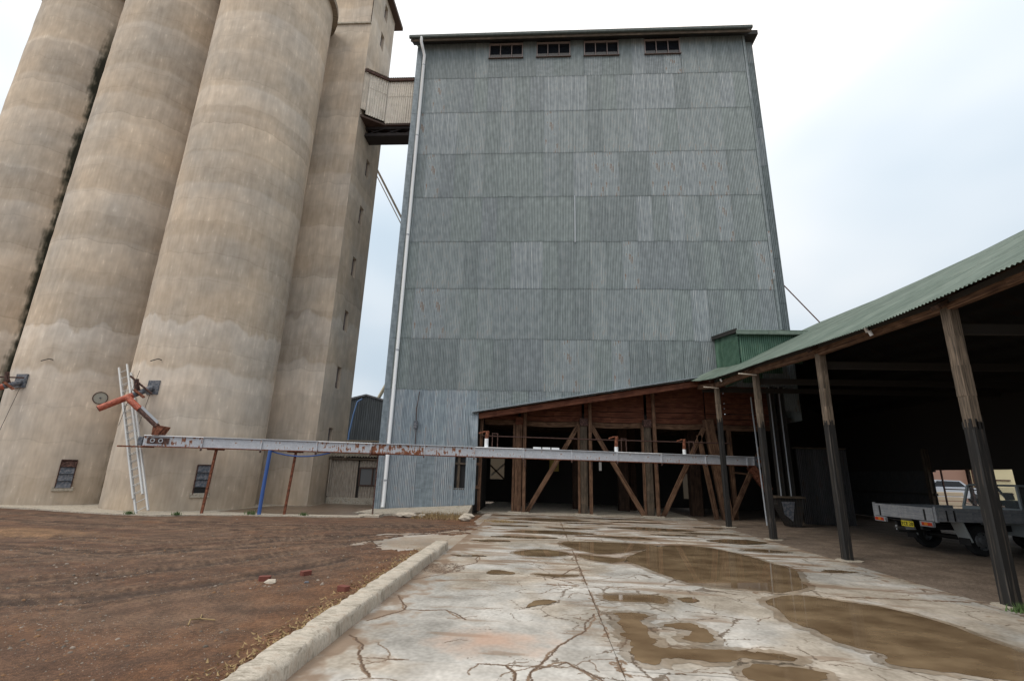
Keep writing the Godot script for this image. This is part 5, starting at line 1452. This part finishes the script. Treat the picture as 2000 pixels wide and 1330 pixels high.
# ---------------------------------------------------------------- beyond the shed's far opening
func beyond_shed() -> void:
	var s := begin()
	var t := thing("brick_building", "pinkish brick building across the street, seen through the shed's far opening", "building", Vector3(29, 0, -38))
	box(s, Vector3(26.2, 2.6, -38), Vector3(9.0, 5.2, .4)); obj("wall", s, mat(Color(.36, .22, .17), .9), t)
	s = begin(); box(s, Vector3(35, 2.6, -37.6), Vector3(8.4, 5.2, .4)); obj("rendered_wall", s, mat(Color(.62, .56, .36), .9), t)
	s = begin(); box(s, Vector3(30.75, 2.6, -37.3), Vector3(.14, 5.2, .14)); obj("downpipe", s, M.rust_dark, t)
	s = begin(); box(s, Vector3(30.0, 5.3, -38), Vector3(19, .2, 1.2)); obj("roof_edge", s, M.dark_iron, t)
	for z in 3:
		s = begin(); box(s, Vector3(32.2, 1.2 + z * .9, -37.35), Vector3(2.0, .08, .06)); obj("rail", s, M.rust_dark, t)
	# parked car
	var c := thing("silver_car", "silver car parked across the street, seen through the shed's far opening", "car", Vector3(26.6, .55, -34.5))
	var pts := [Vector2(-1.9, .35), Vector2(2.2, .35), Vector2(2.25, .7), Vector2(2.1, .95), Vector2(1.4, 1.0), Vector2(-1.5, .98), Vector2(-2.0, .75)]
	var silver := mat(Color(.52, .56, .62), .25)
	var X := Transform3D(Basis.IDENTITY, Vector3(26.2, .55, -34.5))
	s = begin(); slabxy(s, X, pts, -.85, .85); obj("body", s, silver, c)
	s = begin(); slabxy(s, X, [Vector2(-1.3, .97), Vector2(1.3, .99), Vector2(.75, 1.42), Vector2(-.7, 1.44)], -.7, .7); obj("cabin", s, silver, c)
	s = begin(); slabxy(s, X, [Vector2(-1.08, 1.02), Vector2(1.05, 1.03), Vector2(.68, 1.36), Vector2(-.66, 1.37)], .70, .715); obj("side_window", s, M.glass, c)
	s = begin(); box(s, Vector3(28.0, 1.35, -33.62), Vector3(.3, .12, .06)); obj("tail_lamp", s, mat(Color(.5, .03, .03), .3), c)
	for x in [-1.3, 1.35]:
		s = begin(false); lathe(s, Transform3D(Basis(Vector3(1, 0, 0), Vector3(0, 0, 1), Vector3(0, -1, 0)), X * Vector3(x, .32, .78)), [Vector2(.001, .1), Vector2(.2, .1), Vector2(.32, .08), Vector2(.32, -.1)], 20); obj("wheel", s, M.rubber, c)
	# bank of earth the street lies on, a stack of sleepers, drums
	s = begin(); box(s, Vector3(34, .2, -38), Vector3(30, .7, 12)); tag(obj("street", s, M.dusty), "pale street beyond the shed", "road", "", "structure")
	for k in 5:
		s = begin(); box(s, Vector3(22.6 + (k % 2) * .05, .14 + k * .26, -30.2), Vector3(2.8, .22, .3), .02)
		single("sleeper", s, mat(Color(.46, .38, .28), .9), ["lowest sleeper of the pale stack beyond the shed", "second lowest sleeper of the pale stack beyond the shed", "middle sleeper of the pale stack beyond the shed", "second highest sleeper of the pale stack beyond the shed", "topmost sleeper of the pale stack beyond the shed"][k], "sleeper", "sleepers stacked beyond the shed")

# ---------------------------------------------------------------- kerb, puddles, stones, weeds
func puddle(pts: Array, label: String, grp := "muddy puddles on the concrete", y := .005) -> void:
	var cv: Array = []
	var n := pts.size()
	for i in n:      # rounded outline through the points
		var p0 := Vector2(pts[(i + n - 1) % n][0], -pts[(i + n - 1) % n][1]); var p1 := Vector2(pts[i][0], -pts[i][1]); var p2 := Vector2(pts[(i + 1) % n][0], -pts[(i + 1) % n][1]); var p3 := Vector2(pts[(i + 2) % n][0], -pts[(i + 2) % n][1])
		for k in 6:
			var v := p1.cubic_interpolate(p2, p0, p3, k / 6.0)
			cv.append(v + Vector2(gn.get_noise_2d(v.x * 160, v.y * 160), gn.get_noise_2d(v.x * 160 + 70, v.y * 160)) * .05)
	var s := begin()
	var pv := PackedVector2Array(cv)
	if not Geometry2D.is_polygon_clockwise(pv): pv.reverse()
	var ix := Geometry2D.triangulate_polygon(pv)
	for i in range(0, ix.size(), 3):
		var a := pv[ix[i]]; var b := pv[ix[i + 1]]; var c := pv[ix[i + 2]]
		if (b - a).cross(c - a) < 0: var q := b; b = c; c = q
		tri(s, Vector3(a.x, y, -a.y), Vector3(b.x, y, -b.y), Vector3(c.x, y, -c.y), a, b, c)
	var o := obj(numbered("puddle"), s, M.puddle)
	var grown := Geometry2D.offset_polygon(pv, .06 + .05 * clampf(pv.size() / 90.0, .3, 1.0), Geometry2D.JOIN_ROUND)
	if grown.size() > 0:
		var rp: PackedVector2Array = grown[0]
		for i in rp.size(): rp[i] += Vector2(gn.get_noise_2d(rp[i].x * 240, rp[i].y * 240), gn.get_noise_2d(rp[i].x * 240 + 90, rp[i].y * 240)) * .07
		var rs := begin()
		var rx := Geometry2D.triangulate_polygon(rp)
		for i in range(0, rx.size(), 3):
			var a := rp[rx[i]]; var b := rp[rx[i + 1]]; var c := rp[rx[i + 2]]
			if (b - a).cross(c - a) < 0: var q := b; b = c; c = q
			var uw := func(v: Vector2) -> Vector2: return Vector2((v.x - CX0) / (CX1 - CX0), (-v.y - CZ0) / (CZ1 - CZ0))
			tri(rs, Vector3(a.x, .0025, -a.y), Vector3(b.x, .0025, -b.y), Vector3(c.x, .0025, -c.y), uw.call(a), uw.call(b), uw.call(c))
		if rx.size() > 0: obj("damp_margin", rs, M.damp_yard, o)
	tag(o, label, "puddle", grp, "structure")

func blob(s: SurfaceTool, c: Vector3, r: Vector3, sd: int) -> void:     # a broken lump: jittered icosahedron-like
	var lr := RandomNumberGenerator.new(); lr.seed = sd
	var v: Array = []
	var g := (1.0 + sqrt(5.0)) / 2.0
	for p in [[-1, g, 0], [1, g, 0], [-1, -g, 0], [1, -g, 0], [0, -1, g], [0, 1, g], [0, -1, -g], [0, 1, -g], [g, 0, -1], [g, 0, 1], [-g, 0, -1], [-g, 0, 1]]:
		v.append(c + Vector3(p[0], p[1], p[2]).normalized() * r * lr.randf_range(.7, 1.15))
	for f in [[0, 11, 5], [0, 5, 1], [0, 1, 7], [0, 7, 10], [0, 10, 11], [1, 5, 9], [5, 11, 4], [11, 10, 2], [10, 7, 6], [7, 1, 8], [3, 9, 4], [3, 4, 2], [3, 2, 6], [3, 6, 8], [3, 8, 9], [4, 9, 5], [2, 4, 11], [6, 2, 10], [8, 6, 7], [9, 8, 1]]:
		tri(s, v[f[0]], v[f[1]], v[f[2]])

func small_things() -> void:
	# the kerb: worn lengths with a chipped edge
	var t := thing("kerb", "long raised concrete kerb with chipped edges between dirt yard and concrete yard", "kerb", Vector3(-2.18, 0, -6))
	var z := 2.4
	var s: SurfaceTool
	var ends := [2.4, .2, -2.4, -4.72, -6.4, -8.0, -9.75, -11.42]
	for e in ends.size() - 1:
		s = begin(false)
		var za: float = ends[e] - .004; var zb: float = ends[e + 1] + .004
		var n := int((za - zb) / .045)
		var prev: Array = []
		for i in n + 1:
			var zz := lerpf(za, zb, float(i) / n)
			var c1 := maxf(0, gn.get_noise_2d(zz * 40, 3) - .1); var c2 := maxf(0, gn.get_noise_2d(zz * 26, 40) - .12); var w := gn.get_noise_2d(zz * 16, 80) * .02
			if i == 0 or i == n: c2 += .12
			var xl := -2.335 + w; var xr := -2.045 + w * .6
			var cur := [Vector3(xr + .012, -.03, zz), Vector3(xr + .004, .11 - c2 * .03, zz), Vector3(xr - .002 - c2 * .10, .146 - c2 * .04, zz), Vector3(xr - .022 - c2 * .14, .157 - c2 * .02, zz), Vector3(-2.19, .160 + gn.get_noise_2d(zz * 30, 7) * .006, zz), Vector3(xl + .012 + c1 * .12, .157, zz), Vector3(xl + c1 * .08, .135, zz), Vector3(xl - .01, -.05, zz)]
			if prev:
				for k in 7:
					var u0: float = k * .05; var u1: float = u0 + .05
					quad(s, prev[k], cur[k], cur[k + 1], prev[k + 1], Vector2(zz, u0), Vector2(zz - .045, u0), Vector2(zz - .045, u1), Vector2(zz, u1))
			if i == 0 or i == n:
				for k in range(1, 7): tri(s, cur[0], cur[k], cur[k + 1], Vector2(cur[0].x, cur[0].y), Vector2(cur[k].x, cur[k].y), Vector2(cur[k + 1].x, cur[k + 1].y))
			prev = cur
		obj("kerb_length", s, M.kerb, t)
	# puddles
	puddle([[1.76, -10.87], [2.33, -12.09], [3.19, -13.23], [4.05, -13.25], [4.58, -12.29], [4.79, -11.14], [4.88, -10.29], [4.46, -9.29], [4.34, -8.83], [3.7, -8.32], [3.4, -8.42], [2.73, -8.61], [2.37, -8.89], [2.14, -9.51], [1.92, -10.26]], "large brown puddle in the middle of the concrete yard, reflecting the timber posts")
	puddle([[.59, -13.18], [1.67, -13.47], [2.89, -13.16], [2.11, -12.03], [1.27, -11.5], [.66, -12.39]], "brown puddle touching the far left side of the large middle puddle")
	puddle([[.85, -11.3], [1.31, -11.1], [1.82, -10.85], [1.37, -10.4], [.91, -10.8]], "small brown puddle just left of the large middle puddle")
	puddle([[3.21, -7.75], [3.81, -8.2], [4.33, -7.95], [4.77, -7.65], [4.99, -7.14], [5.02, -6.51], [4.98, -5.91], [4.84, -5.53], [4.28, -5.15], [3.79, -5.25], [3.33, -5.41], [3.45, -5.67], [3.22, -5.94], [3.18, -6.35], [3.06, -6.73], [3.17, -7.32]], "large brown puddle nearest the shed posts at the right")
	puddle([[.94, -7.75], [1.35, -7.83], [1.77, -7.76], [1.73, -7.37], [1.39, -7.38], [.96, -7.36]], "oblong brown puddle beside the lengthwise joint, in front of the large middle puddle")
	puddle([[1.97, -7.67], [2.19, -7.77], [2.23, -7.58], [2.04, -7.43]], "tiny oval puddle right of the oblong puddle")
	puddle([[.94, -6.74], [1.14, -6.82], [1.34, -6.7], [1.2, -6.44], [1.24, -6.22], [1.19, -6.0], [1.23, -5.75], [1.15, -5.6], [1.4, -5.55], [1.75, -5.59], [2.08, -5.57], [2.41, -5.52], [2.46, -5.4], [2.2, -5.34], [1.93, -5.36], [1.73, -5.22], [1.45, -5.26], [1.21, -5.26], [1.04, -5.07], [.9, -5.22], [.92, -5.47], [.95, -5.7], [.89, -5.9], [.95, -6.1], [.91, -6.35], [.97, -6.5]], "long L shaped brown puddle in the foreground")
	puddle([[1.45, -6.34], [1.73, -6.48], [1.86, -6.32], [1.89, -6.11], [1.87, -5.85], [1.69, -5.77], [1.53, -5.87], [1.62, -6.02], [1.70, -6.15], [1.55, -6.23]], "hook shaped brown puddle inside the bend of the L shaped one")
	puddle([[1.84, -5.04], [2.04, -5.23], [2.33, -5.19], [2.58, -5.09], [2.38, -4.9], [1.83, -4.83]], "brown puddle at the bottom edge of the picture")
	puddle([[-.89, -9.03], [-.77, -9.22], [-.44, -9.04], [-.49, -8.88], [-.86, -8.85]], "small narrow puddle nearest the spalled hollow by the kerb")
	puddle([[-.19, -6.83], [-.05, -7.21], [.21, -7.26], [.14, -7.06], [-.05, -6.94], [-.12, -6.84]], "small flat puddle left of the lengthwise joint in the foreground")
	puddle([[-.56, -11.29], [.06, -11.84], [.64, -11.34], [.25, -10.89], [-.32, -10.87]], "thin puddle on the pale slab beyond the kerb's middle")
	puddle([[-.1, -9.03], [.66, -9.04], [.35, -8.82], [.05, -8.88]], "very thin puddle just left of the crossing of the joints")
	puddle([[-.9, -15.2], [.4, -15.7], [1.6, -15.2], [.5, -14.8]], "dark damp puddle in the yard before the timber bay, left of the middle")
	puddle([[2.2, -17.2], [3.6, -17.6], [5.0, -17.0], [3.8, -16.7]], "dark damp puddle in the yard before the timber bay, right of the middle")
	puddle([[-1.2, -19.3], [.6, -19.8], [1.9, -19.2], [.4, -18.8]], "dark damp puddle close under the first timber post")
	puddle([[4.6, -14.6], [5.8, -15.1], [6.2, -14.5], [5.4, -14.0]], "dark damp puddle beside the second shed post")
	for p in [[-1.3, -12.9, .5, .25], [-.4, -13.9, .9, .22], [2.2, -14.6, 1.1, .25], [4.0, -15.6, .8, .2], [-.9, -16.7, .8, .25], [1.6, -18.4, 1.0, .22], [5.4, -12.9, .5, .2], [5.2, -16.3, .9, .2], [-1.5, -10.6, .35, .16], [3.4, -19.4, 1.1, .2], [5.9, -18.2, .6, .25], [-.6, -18.0, .7, .2], [1.0, -16.5, .7, .2], [3.0, -20.6, 1.4, .22], [-1.2, -20.8, .9, .2], [5.8, -10.4, .4, .15]]:
		var ring: Array = []
		for i in 9:
			var an := TAU * i / 9.0
			var rr := rng.randf_range(.55, 1.25)
			ring.append([p[0] + cos(an) * p[2] * rr, p[1] + sin(an) * p[3] * rr])
		puddle(ring, "thin wet brown patch on the far part of the concrete yard", "thin wet patches far out on the concrete")
	# loose bricks and stones
	for b in [[-4.06, -7.56, .3, "red half brick beside a pale stone on the dirt"], [-3.69, -8.09, 1.0, "red brown brick lump farthest out on the dirt"], [-2.63, -6.96, -.4, "dark red brick lying against the kerb"]]:
		s = begin(); prism(s, Transform3D(Basis(Vector3.UP, b[2]), Vector3(b[0], dirt_at(b[0], b[1])[0] - .02, b[1])), .16, .10, .085, .015); single("brick", s, mat(Color(.17, .055, .04), .95), b[3], "brick", "loose bricks on the dirt")
	for b in [[-3.88, -7.42, .10, "pale flat stone beside the red half brick"], [-3.41, -7.54, .05, "small grey green stone right of the pale flat stone"], [-5.08, -18.35, .26, "broken concrete lump at the left of the rubble"], [-4.72, -18.2, .3, "broken concrete slab tilted in the rubble"], [-4.35, -18.5, .2, "squarish concrete lump in the grass of the rubble"], [-2.66, -18.6, .3, "concrete block at the right end of the rubble by the doorway"], [-2.62, -17.6, .28, "nearer concrete block at the right end of the rubble"]]:
		s = begin(); blob(s, Vector3(b[0], b[2] * .25 + .02, b[1]), Vector3(b[2], b[2] * .45, b[2] * .75), int(b[2] * 1000)); single("stone", s, M.kerb if b[2] > .06 else M.plate, b[3], "stone", "loose stones")
	s = begin(false)
	var ty: float = dirt_at(-3.67, -5.66)[0] + .012
	for q in [[Vector3(-3.78, ty, -5.80), Vector3(-3.67, ty + .01, -5.62), Vector3(-3.48, ty + .015, -5.58)], [Vector3(-3.67, ty + .01, -5.62), Vector3(-3.70, ty + .03, -5.50), Vector3(-3.66, ty, -5.42)]]:
		tube(s, q, .007, 5)
	single("twig", s, M.straw, "forked pale twig lying alone on the dirt in the left foreground", "twig")
	# gravel
	var ms := begin(); blob(ms, Vector3.ZERO, Vector3(1, .6, .8), 3); ms.generate_normals()
	var gm := mat(Color(1, 1, 1), .95); gm.vertex_color_use_as_albedo = true
	ms.set_material(gm)
	var mm := MultiMesh.new(); mm.transform_format = MultiMesh.TRANSFORM_3D; mm.use_colors = true; mm.mesh = ms.commit()
	var xs: Array = []
	for i in 26000:
		var q := pow(rng.randf(), 1.6)
		var zz := lerpf(-2.2, -16.0, q); var xx := -2.4 - rng.randf() * lerpf(3.0, 12.0, q)
		var dn := gn.get_noise_2d(xx * 8, zz * 14) + gn.get_noise_2d(xx * 40, zz * 40) * .6
		if rng.randf() > clampf(.4 + dn * 1.2, .05, 1.0): continue
		xs.append([Vector3(xx, dirt_at(xx, zz)[0], zz), rng.randf_range(.003, .010) * (1.0 if rng.randf() < .93 else rng.randf_range(1.8, 3.6))])
	mm.instance_count = xs.size()
	for i in xs.size():
		mm.set_instance_transform(i, Transform3D(Basis(Vector3.UP, rng.randf() * TAU).scaled(Vector3.ONE * xs[i][1]), xs[i][0]))
		var v := rng.randf_range(.10, .30)
		mm.set_instance_color(i, Color(v * 1.05, v * .88, v * .72) if rng.randf() < .7 else Color(.22, .12, .06))
	var mi := MultiMeshInstance3D.new(); mi.name = "gravel"; mi.multimesh = mm; add_child(mi)
	tag(mi, "fine pale gravel scattered over the brown dirt yard", "gravel", "", "stuff")
	# dry grass among the rubble, weeds along the apron, leaf litter
	grass("dry_grass", "dry straw coloured grass growing in the rubble by the clad wall", 900, func() -> Vector3: return Vector3(rng.randf_range(-4.6, -2.7), .02, rng.randf_range(-19.9, -17.6)), .04, .20, true)
	grass("leaf_litter", "line of dry leaves and straw lying along the kerb's dirt side", 1500, func() -> Vector3:
		var zz := lerpf(-2.6, -10.8, rng.randf())
		return Vector3(-2.36 - absf(rng.randfn(0, .16)), .07, zz), .01, .03, true)
	grass("leaf_drift", "patch of dead leaves on the concrete before the doorway", 500, func() -> Vector3: return Vector3(rng.randfn(-1.4, .26), .01, rng.randfn(-17.9, .16)), .01, .05, true)
	for w in [[-9.95, -16.95, .16, "green weed at the foot of the blue pipe"], [-11.9, -16.0, .09, "low green weed left of the first conveyor post"], [-8.2, -17.25, .09, "small green weed right of the second conveyor post"], [-13.3, -15.75, .10, "green weed at the foot of the white ladder"], [6.62, -7.75, .09, "small green weed at the foot of the nearest shed post"]]:
		grass("weed", w[3], 90, func() -> Vector3: return Vector3(rng.randfn(w[0], w[2] * .7), .05 if w[0] < 0 else 0.0, rng.randfn(w[1], w[2] * .4)), .05, w[2] + .05, false, "weed", "weeds along the edges of the yard")

func grass(called: String, label: String, n: int, where: Callable, h0: float, h1: float, dry: bool, cat := "", grp := "") -> void:
	var s := begin()
	for i in n:
		var p: Vector3 = where.call()
		var a := rng.randf() * TAU; var h := rng.randf_range(h0, h1); var w := rng.randf_range(.006, .014) if h1 > .06 else rng.randf_range(.008, .018)
		var d := Vector3(cos(a), 0, sin(a)); var lean := Vector3(rng.randf_range(-1, 1), 0, rng.randf_range(-1, 1)) * (h * .6 if h1 > .06 else .05)
		tri(s, p - d * w, p + d * w, p + lean + Vector3.UP * h)
	var o := obj(numbered(called), s, M.straw if dry else M.grass)
	tag(o, label, cat if cat else "grass", grp, "stuff" if not grp else "")
